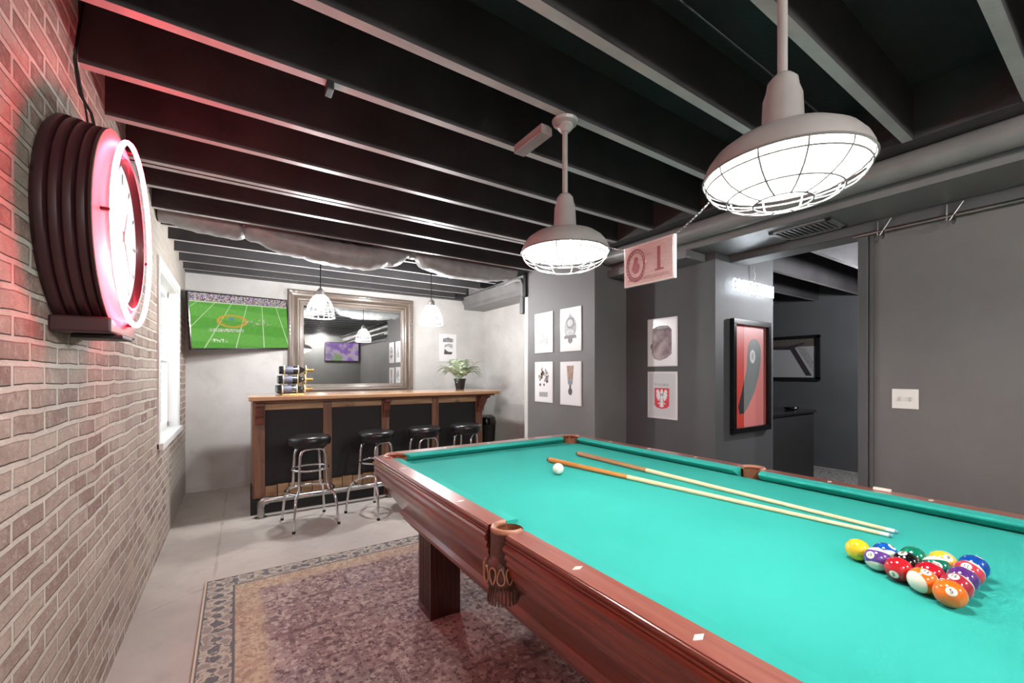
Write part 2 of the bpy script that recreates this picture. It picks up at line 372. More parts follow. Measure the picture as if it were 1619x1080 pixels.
obj('window_sill',bx(XL-.12,XL+.035,WY0-.05,WY1+.05,WZ0-.035,WZ0+.012),'white',w,bevel=.004)
# ground outside the window
struct('ground_outside',bx(-6,XL-.3,0,14,-.2,-.1),'offwhite')

# ---------------------------------------------------------------- round duct, conduit, flex duct
bm=BM(); tube(bm,[(2.785,YR+.01,2.235),(2.735,YR+.011,2.30)],.01,6); bm.clear()
tube(bm,[(2.735,YR+.02,2.297),(2.735,2.62,2.297)],.062,28)
for y in (-1.2,-.2,.9,1.9): tube(bm,[(2.735,y,2.297),(2.735,y+.03,2.297)],.0645,28)
d=obj('round_duct',bm,'duct',smooth=True); tag(d,'long round painted duct running beside the ceiling beams above right wall','duct')
bm=BM(); tube(bm,[(XR-.032,YR+.2,2.125),(XR-.032,1.0,2.125)],.009,10)
d=thing('conduit_pipe','thin steel conduit along the top of the right wall, holding two hooks','pipe',(0,0,0))
obj('pipe',bm,'galv',d,smooth=True)  # a conduit, not a rail
for y in (.85,.56):
    bm=BM(); tube(bm,[(XR-.03,y,2.14),(XR-.045,y,2.09),(XR-.06,y,2.075),(XR-.075,y,2.09)],.006,8); tube(bm,[(XR-.03,y+.03,2.19),(XR-.035,y+.03,2.10)],.005,8)
    tube(bm,[(XR-.03,y-.03,2.19),(XR-.04,y+.02,2.10)],.004,8)
    obj('hook',bm,'galv',d,smooth=True)
# flexible duct sagging between straps
pts=[];rad=[]
ctrl=[(XL+.01,2.40,.07),(-.2,2.375,.085),(.0,2.37,.09),(.045,2.395,.055),(.10,2.37,.085),(.35,2.315,.10),(.65,2.285,.105),(.92,2.285,.105),(1.15,2.33,.09),(1.32,2.395,.055),(1.38,2.395,.05),(1.5,2.34,.085),(1.75,2.315,.10),(2.1,2.325,.10),(2.38,2.35,.09),(2.50,2.37,.08)]
for (a,b) in zip(ctrl,ctrl[1:]):
    for k in range(8):
        f=k/8; g=f*f*(3-2*f); pts.append((a[0]+(b[0]-a[0])*f,3.74,a[1]+(b[1]-a[1])*g)); rad.append((a[2]+(b[2]-a[2])*g)*(1+.02*math.sin(k*PI/2)))
bm=BM(); tube(bm,pts,rad,24)
for v in bm.verts:
    v.co.y=3.74+(v.co.y-3.74)*1.0
    v.co.z+=.004*math.sin(v.co.x*60+v.co.y*40)
fd=thing('hanging_duct','grey flexible duct sagging between two straps under the ceiling above bar','duct',(0,0,0))
obj('duct_skin',bm,'flex',fd,smooth=True)
for x in (.045,1.35):
    bm=BM(); tube(bm,[(x-.02,3.74,2.395),(x+.02,3.74,2.395)],.060,24); obj('strap',bm,'galv',fd,smooth=True)
# vent in soffit
v=thing('ceiling_vent','square metal louvred vent set in soffit underside above doorway','vent',(0,0,0))
def px_ratio(px): 
    a=px-809.5; return None
VX0,VX1,VY0,VY1=2.90,3.16,1.02,1.36
bm=BM()
for a in ((VX0,VX1,VY0,VY0+.03),(VX0,VX1,VY1-.03,VY1),(VX0,VX0+.03,VY0,VY1),(VX1-.03,VX1,VY0,VY1)): box(bm,*a,2.19,2.1995)
obj('frame',bm,'soffit',v,bevel=.002)
bm=BM()
for k in range(10):
    y=VY0+.04+k*.027; prism(bm,[(y,2.192),(y+.018,2.199),(y+.02,2.198),(y+.002,2.191)],VX0+.02,VX1-.02,Matrix(((0,0,1,0),(1,0,0,0),(0,1,0,0),(0,0,0,1))))
obj('louvre',bm,'duct',v)
# block by light one
o=obj('wooden_block',bx(1.09,1.15,1.425,1.64,2.318,2.358),'woodlight',bevel=.004); tag(o,'short painted wood block fixed under ceiling beams beside the far lamp rod','block')
# bracket + drop pipe at the column
b=thing('pipe_drop','curved grey drain pipe and small box beside the poster column','pipe',(0,0,0))
bm=BM(); tube(bm,[(2.66,4.2,2.33),(2.63,3.9,2.335),(2.61,3.78,2.31),(2.605,3.73,2.24),(2.60,3.725,2.12)],.022,12); obj('pipe',bm,'duct',b,smooth=True)
obj('junction_box',bx(2.575,2.635,3.70,3.76,1.93,2.12),'darkwall',b,bevel=.004)
obj('ceiling_hanger',bx(2.57,2.60,3.642,3.68,2.10,2.359),'black',b)

# ---------------------------------------------------------------- pool table
PT=thing('pool_table','mahogany pool table with teal cloth and leather pockets on patterned rug','pool table',(1.42,1.075,0))
cx,cy=1.42,1.075
def loc(bm):  # shift world coordinates into table frame
    for v_ in bm.verts: v_.co.x-=cx; v_.co.y-=cy
    return bm
OX0,OX1,OY0,OY1=.65,2.19,-.34,2.49      # outer rails
CXa,CXb,CYa,CYb=.72,2.12,-.255,2.405    # wood / cloth line
NXa,NXb,NYa,NYb=.772,2.068,-.197,2.347  # cushion nose
ZT,ZBED,ZN=.812,.77,.808
PR=.062
corners=[(NXa-.012,NYa-.012),(NXb+.012,NYa-.012),(NXa-.012,NYb+.012),(NXb+.012,NYb+.012)]
sides=[(NXa-.076,cy),(NXb+.076,cy)]
# bed: grid cut with pocket holes made as polygon strips
def bed_mesh():
    bm=BM(); outline=[]
    def arc(c,r,a0,a1,n=10): 
        return [(c[0]+r*math.cos(math.radians(a0+(a1-a0)*k/n)),c[1]+r*math.sin(math.radians(a0+(a1-a0)*k/n))) for k in range(n+1)]
    r=.058
    outline+=arc(corners[0],r,100,-10); outline+=arc(corners[1],r,190,80)
    outline+=arc(sides[1],r,-90-50,-90-130)[::1] if False else []
    pts=[]
    pts+=arc(corners[0],r,135,-45)          # lower-left, sweeping inside
    pts+=[(NXa+.1,NYa-.03),(NXb-.1,NYa-.03)]
    pts+=arc(corners[1],r,225,45)
    pts+=[(NXb+.03,NYa+.1),(NXb+.03,cy-.09),(NXb+.03,cy+.09),(NXb+.03,NYb-.1)]
    pts+=arc(corners[3],r,315,135)
    pts+=[(NXb-.1,NYb+.03),(NXa+.1,NYb+.03)]
    pts+=arc(corners[2],r,45,-135)
    pts+=[(NXa-.03,NYb-.1),(NXa-.03,cy+.09),(NXa-.03,cy-.09),(NXa-.03,NYa+.1)]
    prism(bm,pts,ZBED-.03,ZBED); return bm
obj('bed_cloth',loc(bed_mesh()),'felt',PT)
# cushions : profile (outward distance from nose, z)
def cushion(p0,p1,out,cut0,cut1):
    """p0->p1 along nose; out = outward unit; cut = how far the back face is pulled in at each end"""
    bm=BM(); p0=Vector(p0); p1=Vector(p1); d=(p1-p0).normalized(); out=Vector(out)
    prof=[(0,.803),(.004,ZN),(.052,ZT+.001),(.052,ZBED-.005),(.036,ZBED+.001),(.018,.784),(.001,.798)]
    ra=[];rb=[]
    for u,z in prof:
        f=u/.052; a=p0+out*u-d*(cut0*f); b_=p1+out*u+d*(cut1*f)
        ra.append(bm.verts.new((a.x,a.y,z))); rb.append(bm.verts.new((b_.x,b_.y,z)))
    n=len(prof); bm.faces.new(ra); bm.faces.new(rb[::-1])
    for i in range(n): bm.faces.new((ra[i],rb[i],rb[(i+1)%n],ra[(i+1)%n]))
    return loc(bm)
g=.068; sgap=.060
for a in (((NXa,NYa+g),(NXa,cy-sgap),(-1,0),.03,.012),((NXa,cy+sgap),(NXa,NYb-g),(-1,0),.012,.03),((NXb,NYa+g),(NXb,cy-sgap),(1,0),.03,.012),((NXb,cy+sgap),(NXb,NYb-g),(1,0),.012,.03),((NXa+g,NYb),(NXb-g,NYb),(0,1),.03,.03),((NXa+g,NYa),(NXb-g,NYa),(0,-1),.03,.03)):
    obj('cushion',cushion(a[0],a[1],a[2],a[3],a[4]),'felt',PT,smooth=True,ang=30)
# wooden rails: profile (u inward from outer edge, z)
prof=[(.075,ZT),(.008,ZT),(.002,.810),(.0,.805),(.004,.801),(.004,.798),(-.001,.796),(-.001,.793),(.003,.790),(-.008,.782),(-.010,.774),(-.006,.766),(.002,.760),(-.003,.752),(-.002,.744),(.006,.738),(.003,.728),(.008,.716),(.012,.700),(.013,.690),(.075,.690)]
def rail(p0,p1,inw):
    bm=BM(); p0=Vector(p0); p1=Vector(p1); inw=Vector(inw); ra=[];rb=[]
    for u,z in prof:
        a=p0+inw*u; b_=p1+inw*u; ra.append(bm.verts.new((a.x,a.y,z))); rb.append(bm.verts.new((b_.x,b_.y,z)))
    n=len(prof); bm.faces.new(ra); bm.faces.new(rb[::-1])
    for i in range(n): bm.faces.new((ra[i],rb[i],rb[(i+1)%n],ra[(i+1)%n]))
    return loc(bm)
c_=.088; s_=.053
def topstrip(x0,x1,y0,y1): 
    return loc(bx(x0,x1,y0,y1,ZT-.004,ZT+.0012))
sights=[.3175,.635,.9525]
def sight(x,y,par,along):
    bm=BM(); a,b_=(.017,.008) if along=='x' else (.008,.017)
    prism(bm,[(x-a,y),(x,y-b_),(x+a,y),(x,y+b_)],ZT+.001,ZT+.0022); obj('sight',loc(bm),'pearl',par)
for (p0,p1,inw,ts) in (((OX0,cy+s_),(OX0,OY1-c_),(1,0),(OX0+.006,CXa+.002,cy+s_,OY1-c_)),((OX0,OY0+c_),(OX0,cy-s_),(1,0),(OX0+.006,CXa+.002,OY0+c_,cy-s_)),((OX1,cy+s_),(OX1,OY1-c_),(-1,0),(CXb-.002,OX1-.006,cy+s_,OY1-c_)),((OX1,OY0+c_),(OX1,cy-s_),(-1,0),(CXb-.002,OX1-.006,OY0+c_,cy-s_)),((OX0+c_,OY1),(OX1-c_,OY1),(0,-1),(OX0+c_,OX1-c_,CYb-.002,OY1-.006)),((OX0+c_,OY0),(OX1-c_,OY0),(0,1),(OX0+c_,OX1-c_,OY0+.006,CYa+.002))):
    xdir=inw[0]==0
    r_=obj('rail',rail(p0,p1,inw),'mahogx' if xdir else 'mahog',PT,smooth=True,ang=25)
    obj('rail_top',topstrip(*ts),'mahogtopx' if xdir else 'mahogtop',r_)
    if xdir:
        for k in (-.3175,0,.3175): sight(cx+k,(ts[2]+ts[3])/2,r_,'y')
    else:
        sgn=1 if p0[1]>cy-.01 or p1[1]>cy+.1 else -1
        for k in sights: sight((ts[0]+ts[1])/2,cy+sgn*k,r_,'x')
# apron ring (inset, z)
ap=[(.022,.695),(.026,.68),(.038,.655),(.072,.60),(.102,.55),(.116,.528),(.110,.520),(.104,.510),(.108,.500),(.120,.494),(.117,.484),(.126,.474),(.138,.464),(.143,.452),(.21,.452),(.21,.695)]
def ring(profile,x0,x1,y0,y1,fy=1.8,n=5):
    bm=BM(); rings=[]
    for u,z in profile:
        rg=[]; r=max(.02,.10-u*.7); a0,a1,b0,b1=x0+u,x1-u,y0+u*fy,y1-u*fy
        for (px_,py_,st) in ((a1-r,b1-r,0),(a0+r,b1-r,90),(a0+r,b0+r,180),(a1-r,b0+r,270)):
            for k in range(n+1):
                a=math.radians(st+90*k/n); rg.append(bm.verts.new((px_+r*math.cos(a),py_+r*math.sin(a),z)))
        rings.append(rg)
    m=len(rings[0]); n2=len(rings)
    for i in range(n2):
        a,b_=rings[i],rings[(i+1)%n2]
        for k in range(m): bm.faces.new((a[k],a[(k+1)%m],b_[(k+1)%m],b_[k]))
    return bm
a_=obj('apron',loc(ring(ap,OX0,OX1,OY0,OY1)),'mahog',PT,smooth=True,ang=30)
obj('under_frame',loc(bx(OX0+.215,OX1-.215,OY0+.385,OY1-.385,.50,.738)),'mahogdark',PT)
# legs
def leg(x0,x1,y0,y1):
    bm=BM(); box(bm,x0,x1,y0,y1,.012,.50)
    nf=6
    for k in range(nf):
        f=(k+.5)/nf; y=y0+.014+(y1-y0-.028)*f; x=x0+.014+(x1-x0-.028)*f
        for xx in (x0-.003,x1-.001): box(bm,xx,xx+.004,y-.005,y+.005,.05,.44)
        for yy in (y0-.003,y1-.001): box(bm,x-.005,x+.005,yy,yy+.004,.05,.44)
    return loc(bm)
for sx in (0,1):
    for sy in (0,1):
        x0=.83 if sx==0 else 2*cx-1.0; y0=2.02 if sy==1 else 2*cy-2.19
        obj('leg',leg(x0,x0+.17,y0,y0+.17),'mahogdark',PT,bevel=.003)
# pockets
def pocket(c,a0,a1,outdir,side):
    """leather rim arc, cup and fringed drop"""
    cxp,cyp=c; P=bpy.data.objects.new('pocket',None); COL.objects.link(P); P.parent=PT
    n=20; r=.047 if side else PR
    arc=[(cxp-cx+r*math.cos(math.radians(a0+(a1-a0)*k/n)),cyp-cy+r*math.sin(math.radians(a0+(a1-a0)*k/n))) for k in range(n+1)]
    bm=BM(); tube(bm,[(x,y,ZT-.001) for x,y in arc],.0095,10); 
    # flat leather collar to the rail edge
    r2=.056 if side else .102
    arc2=[(cxp-cx+r2*math.cos(math.radians(a0+(a1-a0)*k/n)),cyp-cy+r2*math.sin(math.radians(a0+(a1-a0)*k/n))) for k in range(n+1)]
    lim=lambda x,y:(max(OX0-cx-.004,min(OX1-cx+.004,x)),max(OY0-cy-.004,min(OY1-cy+.004,y)))
    arc2=[lim(*p) for p in arc2]
    vi=[bm.verts.new((x,y,ZT+.003)) for x,y in arc]; vo=[bm.verts.new((x,y,ZT-.004)) for x,y in arc2]; vl=[bm.verts.new((x,y,.70)) for x,y in arc2]; vk=[bm.verts.new((x,y,.70)) for x,y in arc]
    for k in range(n):
        bm.faces.new((vi[k],vi[k+1],vo[k+1],vo[k])); bm.faces.new((vo[k],vo[k+1],vl[k+1],vl[k])); bm.faces.new((vl[k],vl[k+1],vk[k+1],vk[k]))
    rim=obj('pocket_rim',bm,'leathertrim',P,smooth=True)
    rim.data.materials.append(M['leatherd'])
    for p in rim.data.polygons:
        if p.center.z<.800: p.material_index=1
    bm=BM(); lathe(bm,[(r-.002,ZT-.004),(r-.004,.74),(r-.012,.70),(r-.02,.66),(.0,.65)],24,Matrix.Translation((cxp-cx,cyp-cy,0)))
    obj('pocket_cup',bm,'leather',P,smooth=True)
    # woven drop with fringe, outside lower edge
    ox,oy=outdir; bm=BM(); bx_,by_=cxp-cx+ox*.020,cyp-cy+oy*.020
    tx,ty=-oy,ox
    lathe(bm,[(.03,.735),(.05,.71),(.056,.68),(.05,.655),(.036,.645),(.0,.64)],16,Matrix.Translation((bx_,by_,0)))
    obj('leather_drop',bm,'leatherd',P,smooth=True)
    bm=BM()
    for k in range(14):
        a=2*PI*k/14; x=bx_+.053*math.cos(a); y=by_+.053*math.sin(a)
        ringp=[(x+(tx*math.cos(t)*.011),y+(ty*math.cos(t)*.011),.69+math.sin(t)*.020) for t in [2*PI*q/10 for q in range(10)]]
        cxr=math.cos(a); sxr=math.sin(a)
        ringp=[(bx_+cxr*.0575-sxr*math.cos(t)*.011,by_+sxr*.0575+cxr*math.cos(t)*.011,.690+math.sin(t)*.020) for t in [2*PI*q/10 for q in range(10)]]
        ringp=[(bx_+cxr*.0585-sxr*math.sin(t)*.0105*(1-.45*math.cos(t)),by_+sxr*.0585+cxr*math.sin(t)*.0105*(1-.45*math.cos(t)),.692-.024*math.cos(t)*(-1 if k%2 else 1)) for t in [2*PI*q/14 for q in range(14)]]
        tube(bm,ringp,.0026,6,closed=True)
    obj('leather_loop',bm,'leathertrim',P,smooth=True)
    bm=BM()
    for k in range(26):
        a=2*PI*k/26; x=bx_+.040*math.cos(a); y=by_+.040*math.sin(a)
        tube(bm,[(x,y,.652),(x+.004*math.cos(a),y+.004*math.sin(a),.63),(x+.007*math.cos(a),y+.007*math.sin(a),.600)],.0035,5)
    obj('fringe',bm,'leatherd',P)
pocket(sides[0],70,290,(-1,0),True)
pocket(sides[1],110,-110,(1,0),True)
pocket(corners[2],35,235,(-.707,.707),False)
pocket(corners[3],-55,145,(.707,.707),False)
pocket(corners[0],125,325,(-.707,-.707),False)
pocket(corners[1],-145,55,(.707,-.707),False)

# ---------------------------------------------------------------- balls
BR=.02858
def ballmat(name,col,stripe):
    k=NT(name,.12); k.b.inputs['Coat Weight'].default_value=.6; k.b.inputs['Coat Roughness'].default_value=.05
    if stripe:
        f=k.step(k.math('ABSOLUTE',k.z),.0148,.0152); c=k.mix(f,col,(240,234,220))
        return k.out(c)
    return k.out(k.mix(0.,col,col))
BALLS={1:((236,196,40),0,'yellow'),2:((18,72,158),0,'blue'),3:((186,30,42),0,'red'),4:((88,48,122),0,'purple'),5:((232,112,30),0,'orange'),6:((10,116,88),0,'green'),7:((176,24,44),0,'maroon'),8:((18,18,20),0,'black'),
 9:((236,196,60),1,'yellow'),10:((20,84,170),1,'blue'),11:((196,60,76),1,'red'),12:((92,60,138),1,'purple'),13:((232,120,40),1,'orange'),14:((14,110,88),1,'green'),15:((168,44,60),1,'maroon')}
def ball_mesh(name,m,p):
    bm=BM(); bmesh.ops.create_uvsphere(bm,u_segments=40,v_segments=24,radius=BR); return bm
rows=[[1],[12,10],[3,8,6],[13,7,14,9],[5,15,4,11,2]]
where={1:'at the tip of the rack nearest the cues',12:'just behind the yellow solid ball',10:'beside the purple stripe, near the cue tips',3:'on the left edge of the rack',8:'in the middle of the rack',6:'on the far edge of the rack, third row',13:'beside the orange solid ball at left edge',7:'behind the orange stripe inside the rack',14:'inside rack beside the yellow stripe',9:'on far edge beside the solid blue ball',5:'at the near corner of the rack, number facing camera',15:'beside orange solid in back row',4:'in middle of the back row',11:'in back row beside the blue',2:'at the far right corner of the rack'}
apex=(1.428,.437)
CAM=Vector((0,0,1.285))
# spot directions (world) for the numbers; stripes get a tilted axis
spotdir={5:(-.9,-.25,.55),3:(-.95,.1,-.25),13:(-.45,-.2,.95),12:(-.3,.3,.9),1:(.6,.3,-.3),14:(-.5,0,.9),9:(-.6,-.4,.6),8:(-.3,.2,1),6:(.4,.1,.8)}
axis={12:(.5,.1,.8),10:(.75,.5,.3),13:(.85,-.5,.15),14:(.4,.3,.8),9:(.8,-.2,.5),15:(.75,-.45,.4),11:(.7,-.35,.6)}
for i,row in enumerate(rows):
    for j,nmb in enumerate(row):
        x=apex[0]+(j-(len(row)-1)/2)*(BR*2+.0003); y=apex[1]-i*BR*1.7321*1.003
        col,st,cn=BALLS[nmb]
        B=bpy.data.objects.new('pool_ball',None)
        m=ballmat('ball_%s_%s'%(cn,'stripe' if st else 'solid'),col,st)
        bm=ball_mesh('pool_ball',m,None)
        o=obj('pool_ball',bm,m,smooth=True,ang=180)
        o.location=(x,y,ZBED+BR+.0004)
        ax=Vector(axis.get(nmb,(0,0,1))).normalized(); q=Vector((0,0,1)).rotation_difference(ax); o.rotation_mode='QUATERNION'; o.rotation_quaternion=q
        tag(o,'%s %s pool ball %s'%(('white with %s stripe'%cn) if st else ('solid '+cn),'numbered %d'%nmb,where[nmb]),'pool ball','racked pool balls on the teal cloth')
        # number spot
        sd=Vector(spotdir.get(nmb,(.3,-.3,.9)))
        if st:
            # spot lies inside the stripe band: perpendicular to the axis
            sd=sd-ax*sd.dot(ax)
        sd.normalize(); ld=q.inverted()@sd
        u,w_=frame_of(ld); Mx=Matrix((u,w_,ld)).transposed().to_4x4()
        # keep text upright-ish
        bm=BM(); rr=.0095; ringsv=[]
        for rr_ in (0,.0035,.0065,.0095):
            h=math.sqrt((BR+.0002)**2-rr_*rr_)
            ringsv.append((rr_,h))
        lathe(bm,ringsv,20,Mx); obj('number_spot',bm,'pearl',o,smooth=True)
        textmesh('number',str(nmb),.0125 if nmb<10 else .0105,'black',o,Mx@Matrix.Rotation(PI+.25,4,'Z')@Matrix.Translation((0,0,BR+.0001)),.0006)
        bpy.data.objects.remove(B)
bm=BM(); bmesh.ops.create_uvsphere(bm,u_segments=40,v_segments=24,radius=BR)
cb=obj('cue_ball',bm,mat('cue_ball_white',(244,240,230),.15,coat=.5),smooth=True,ang=180,loc=(1.365,1.645,ZBED+BR+.0006)); tag(cb,'plain white cue ball on teal cloth beside the cue butts','pool ball')

# cues
def cue(label,p0,p1,bmt):
    a=Vector((p0[0],p0[1],ZBED+.0148)); b_=Vector((p1[0],p1[1],ZBED+.0068)); L=(b_-a).length
    mw=Matrix.Translation(a)@Vector((0,1,0)).rotation_difference(b_-a).to_matrix().to_4x4()
    t=thing('pool_cue',label,'pool cue',mw=mw,group='cues lying on the cloth')
    def seg(nm,y0,y1,r0,r1,m,n=16):
        bm=BM(); tube(bm,[(0,y0+(y1-y0)*k/4,0) for k in range(5)],[r0+(r1-r0)*k/4 for k in range(5)],n); obj(nm,bm,m,t,smooth=True)
    seg('bumper',-.012,.0,.0115,.0145,'black'); seg('butt',0,.52,.0145,.0115,bmt); seg('shaft',.52,L-.03,.0115,.0066,'cueshaft'); seg('ferrule',L-.03,L-.008,.0067,.0066,'ferrule'); seg('tip',L-.008,L,.0066,.0055,'tip')
cue('tan-butted pool cue lying nearest the cue ball',(1.509,1.895),(1.709,.436),'cuebutt')
cue('brown-butted pool cue lying nearest the far rail, right of the tan cue',(1.775,1.942),(1.764,.436),'cuebutt2')
o=obj('chalk_strip',bx(2.150,2.168,.555,.61,ZT+.0015,ZT+.0125),'pearl',bevel=.002); tag(o,'small pale strip lying on the far wooden rail below light switch','chalk')

# ---------------------------------------------------------------- table lamps
def table_lamp(x,y,label,ztop):
    t=thing('caged_pendant_lamp',label,'lamp',(x,y,1.80),group='caged industrial lamps over the pool table')
    bm=BM(); lathe(bm,[(.182,-.004),(.186,0),(.184,.010),(.176,.030),(.160,.052),(.132,.072),(.092,.085),(.056,.092),(.048,.100),(.044,.19),(.037,.212),(.034,.232),(.022,.246),(.012,.250)],48)
    obj('shade',bm,'lampmetal',t,smooth=True,ang=50)
    bm=BM(); lathe(bm,[(.1805,-.003),(.180,.009),(.172,.028),(.156,.049),(.128,.068),(.09,.080),(.03,.086),(0,.087)],48)
    obj('shade_lining',bm,'lampwhite',t,smooth=True)
    bm=BM(); tube(bm,[(0,0,.245),(0,0,ztop-1.80)],.0115,14); tube(bm,[(0,0,ztop-1.80-.045),(0,0,ztop-1.80-.03)],.02,14); obj('rod',bm,'lampmetal',t,smooth=True)
    bm=BM(); lathe(bm,[(0,ztop-1.80-.05),(.018,ztop-1.80-.048),(.034,ztop-1.80-.03),(.034,ztop-1.80-.018),(.052,ztop-1.80-.012),(.056,ztop-1.80-.001),(0,ztop-1.80-.001)],24); obj('canopy',bm,'lampmetal',t,smooth=True,ang=30)
    bm=BM()
    for r,z,w in ((.186,-.004,.0035),(.178,-.022,.003),(.128,-.062,.003),(.066,-.078,.003)):
        tube(bm,[(r*math.cos(a),r*math.sin(a),z) for a in [2*PI*k/48 for k in range(48)]],w*.8,6,closed=True)
    for k in range(12):
        a=2*PI*(k+.3)/12; c,s=math.cos(a),math.sin(a)
        tube(bm,[(c*r,s*r,z) for r,z in ((.184,-.004),(.181,-.02),(.172,-.032),(.155,-.048),(.128,-.062),(.10,-.072),(.066,-.078))],.0025,6)
    obj('wire_cage',bm,'wiredark',t,smooth=True)
    bm=BM(); lathe(bm,[(0,-.002),(.018,.0),(.030,.012),(.034,.028),(.030,.046),(.020,.062),(.014,.072),(.014,.0865),(0,.0865)],24); obj('bulb',bm,'bulb',t,smooth=True)
    return t
table_lamp(1.17,1.365,'caged industrial lamp over far half of pool table, hung beside wood block',ZC)
table_lamp(1.17,.514,'caged industrial lamp over near half of pool table, above the racked balls',ZD)
# banknote sign on chains
sg=thing('hanging_sign','pink banknote style sign numbered 1 hanging on chains between caged lamps','sign',(1.17,.93,1.66))
obj('board',bx(-.006,.006,-.103,.103,-.070,.070),'paper',sg,bevel=.001)
obj('print',bx(-.0068,-.006,-.098,.098,-.065,.065),'notepink',sg)
MX=Matrix(((0,0,-1,-.0072),(-1,0,0,0),(0,1,0,0),(0,0,0,1)))  # print plane: local x -> -Y, y -> Z, facing -X
bm=BM()
for r in (.050,.040):
    tube(bm,[tuple(MX@Vector((-.050+r*math.cos(a)*.82,.0+r*math.sin(a)*1.1,0))) for a in [2*PI*k/36 for k in range(36)]],.0022 if r>.045 else .0012,5,closed=True)
for k in range(22):
    a=2*PI*k/22; tube(bm,[tuple(MX@Vector((-.050+r*math.cos(a)*.82,r*math.sin(a)*1.1,0))) for r in (.042,.048)],.0014,4)
obj('emblem_ring',bm,'noteink',sg)
bm=BM(); prism(bm,[(-.068,-.012),(-.060,.012),(-.056,.026),(-.046,.030),(-.040,.022),(-.044,.010),(-.034,-.002),(-.038,-.024),(-.050,-.030),(-.060,-.024)],0,.0006,MX); obj('emblem_figure',bm,'noteink',sg)
textmesh('numeral','1',.105,'noteink',sg,MX@Matrix.Translation((.045,.004,0)),.0006,1,offset=.001)
bm=BM(); prism(bm,[(.030,-.034),(.064,-.034),(.064,-.028),(.030,-.028)],0,.0006,MX); obj('numeral_foot',bm,'noteink',sg)
bm=BM()
for zz in (-.052,-.046): tube(bm,[tuple(MX@Vector((x_,zz,0))) for x_ in (-.085,.085)],.0007,4)
tube(bm,[tuple(MX@Vector((x_,.028,0))) for x_ in (-.006,.012)],.0007,4)
obj('fine_lines',bm,'noteink',sg)
def chain(p0,p1,sag):
    bm=BM(); P=[]; n=26
    for k in range(n+1):
        f=k/n; p=Vector(p0).lerp(Vector(p1),f); p.z-=sag*4*f*(1-f); P.append(p)
    for k in range(n):
        a,b_=P[k],P[k+1]; d=(b_-a); m_=(a+b_)/2; up=Vector((0,0,1)) if k%2 else Vector((1,0,0)); h=d*.62
        pts=[m_+h*math.cos(t)+up*.0035*math.sin(t) for t in [2*PI*q/8 for q in range(8)]]
        tube(bm,pts,.0011,4,closed=True)
    return bm
obj('chain',chain((0,.100,.069),(0,1.365-.186-.93,.14),.01),'galv',sg)
obj('chain',chain((0,-.100,.069),(0,.514+.186-.93,.14),.006),'galv',sg)

# ---------------------------------------------------------------- neon wall clock
CL=thing('neon_clock','round burgundy neon wall clock with glowing red ring on brick wall','clock',(XL,1.95,1.757))
MC=Matrix(((0,0,1,0),(1,0,0,0),(0,1,0,0),(0,0,0,1)))   # local z -> +X
pr=[(0,0),(.335,0)]
for k in range(4):
    x0=.006+k*.026; rr=.347-.004*k; pr+=[(rr-.008,x0),(rr-.0015,x0+.005),(rr,x0+.013),(rr-.0015,x0+.021),(rr-.008,x0+.0255)]
pr+=[(.335,.112),(.336,.118),(.326,.118),(.30,.112),(0,.10)]
bm=BM(); lathe(bm,pr,72,MC); obj('case',bm,'burg',CL,smooth=True,ang=35)
bm=BM(); lathe(bm,[(.333,.117),(.335,.121),(.300,.136),(.262,.142),(.258,.128),(.25,.118)],72,MC); obj('front_dish',bm,'pinkpanel',CL,smooth=True)
bm=BM(); tube(bm,[tuple(MC@Vector(((.305)*math.cos(a),.305*math.sin(a),.158))) for a in [math.radians(-97+354*k/60+6) for k in range(61)]],.0075,10); obj('neon_ring',bm,'neonr',CL,smooth=True)
bm=BM(); lathe(bm,[(.262,.120),(.262,.140),(.254,.150),(.244,.150),(.240,.140),(.238,.124)],72,MC); obj('bezel',bm,'burg',CL,smooth=True,ang=35)
bm=BM(); lathe(bm,[(0,.126),(.239,.126)],72,MC); obj('dial',bm,'dialback',CL)
bm=BM()
for k in range(12):
    a=PI/2-2*PI*k/12; c,s=math.cos(a),math.sin(a); l=.035 if k%3==0 else .022
    prism(bm,[((.215-l)*c-.005*s,(.215-l)*s+.005*c),((.215-l)*c+.005*s,(.215-l)*s-.005*c),(.215*c+.005*s,.215*s-.005*c),(.215*c-.005*s,.215*s+.005*c)],.1265,.128,MC)
obj('hour_marks',bm,'g1',CL)
for nm,an,L_,wd in (('hour_hand',60,.11,.006),('minute_hand',-50,.17,.0045)):
    a=math.radians(an); c,s=math.cos(a),math.sin(a); bm=BM(); prism(bm,[(-wd*s-.02*c,wd*c-.02*s),(wd*s-.02*c,-wd*c-.02*s),(L_*c,L_*s)],.130,.132,MC); obj(nm,bm,'g1',CL)
for a in (180,85,-5,-85):
    a=math.radians(a); bm=BM(); p=MC@Vector((.305*math.cos(a),.305*math.sin(a),.130)); q=MC@Vector((.305*math.cos(a),.305*math.sin(a),.160)); tube(bm,[p,q],.006,8)
    obj('tube_support',bm,'burg',CL,smooth=True)
obj('base_box',bx(.0,.135,-.20,.17,-.348,-.300),'burg',CL,bevel=.006)
obj('base_plate',bx(.03,.15,-.13,.02,-.362,-.349),'black',CL,bevel=.003)
bm=BM(); tube(bm,[(.06,0,.345),(.05,-.005,.40),(.02,.01,.46),(.012,-.01,.56),(.012,.03,.68),(.012,.09,.83)],.0045,8); tube(bm,[(.04,.02,.345),(.03,.03,.42),(.02,.01,.50),(.012,-.015,.59)],.003,8); obj('power_cord',bm,'black',CL,smooth=True)

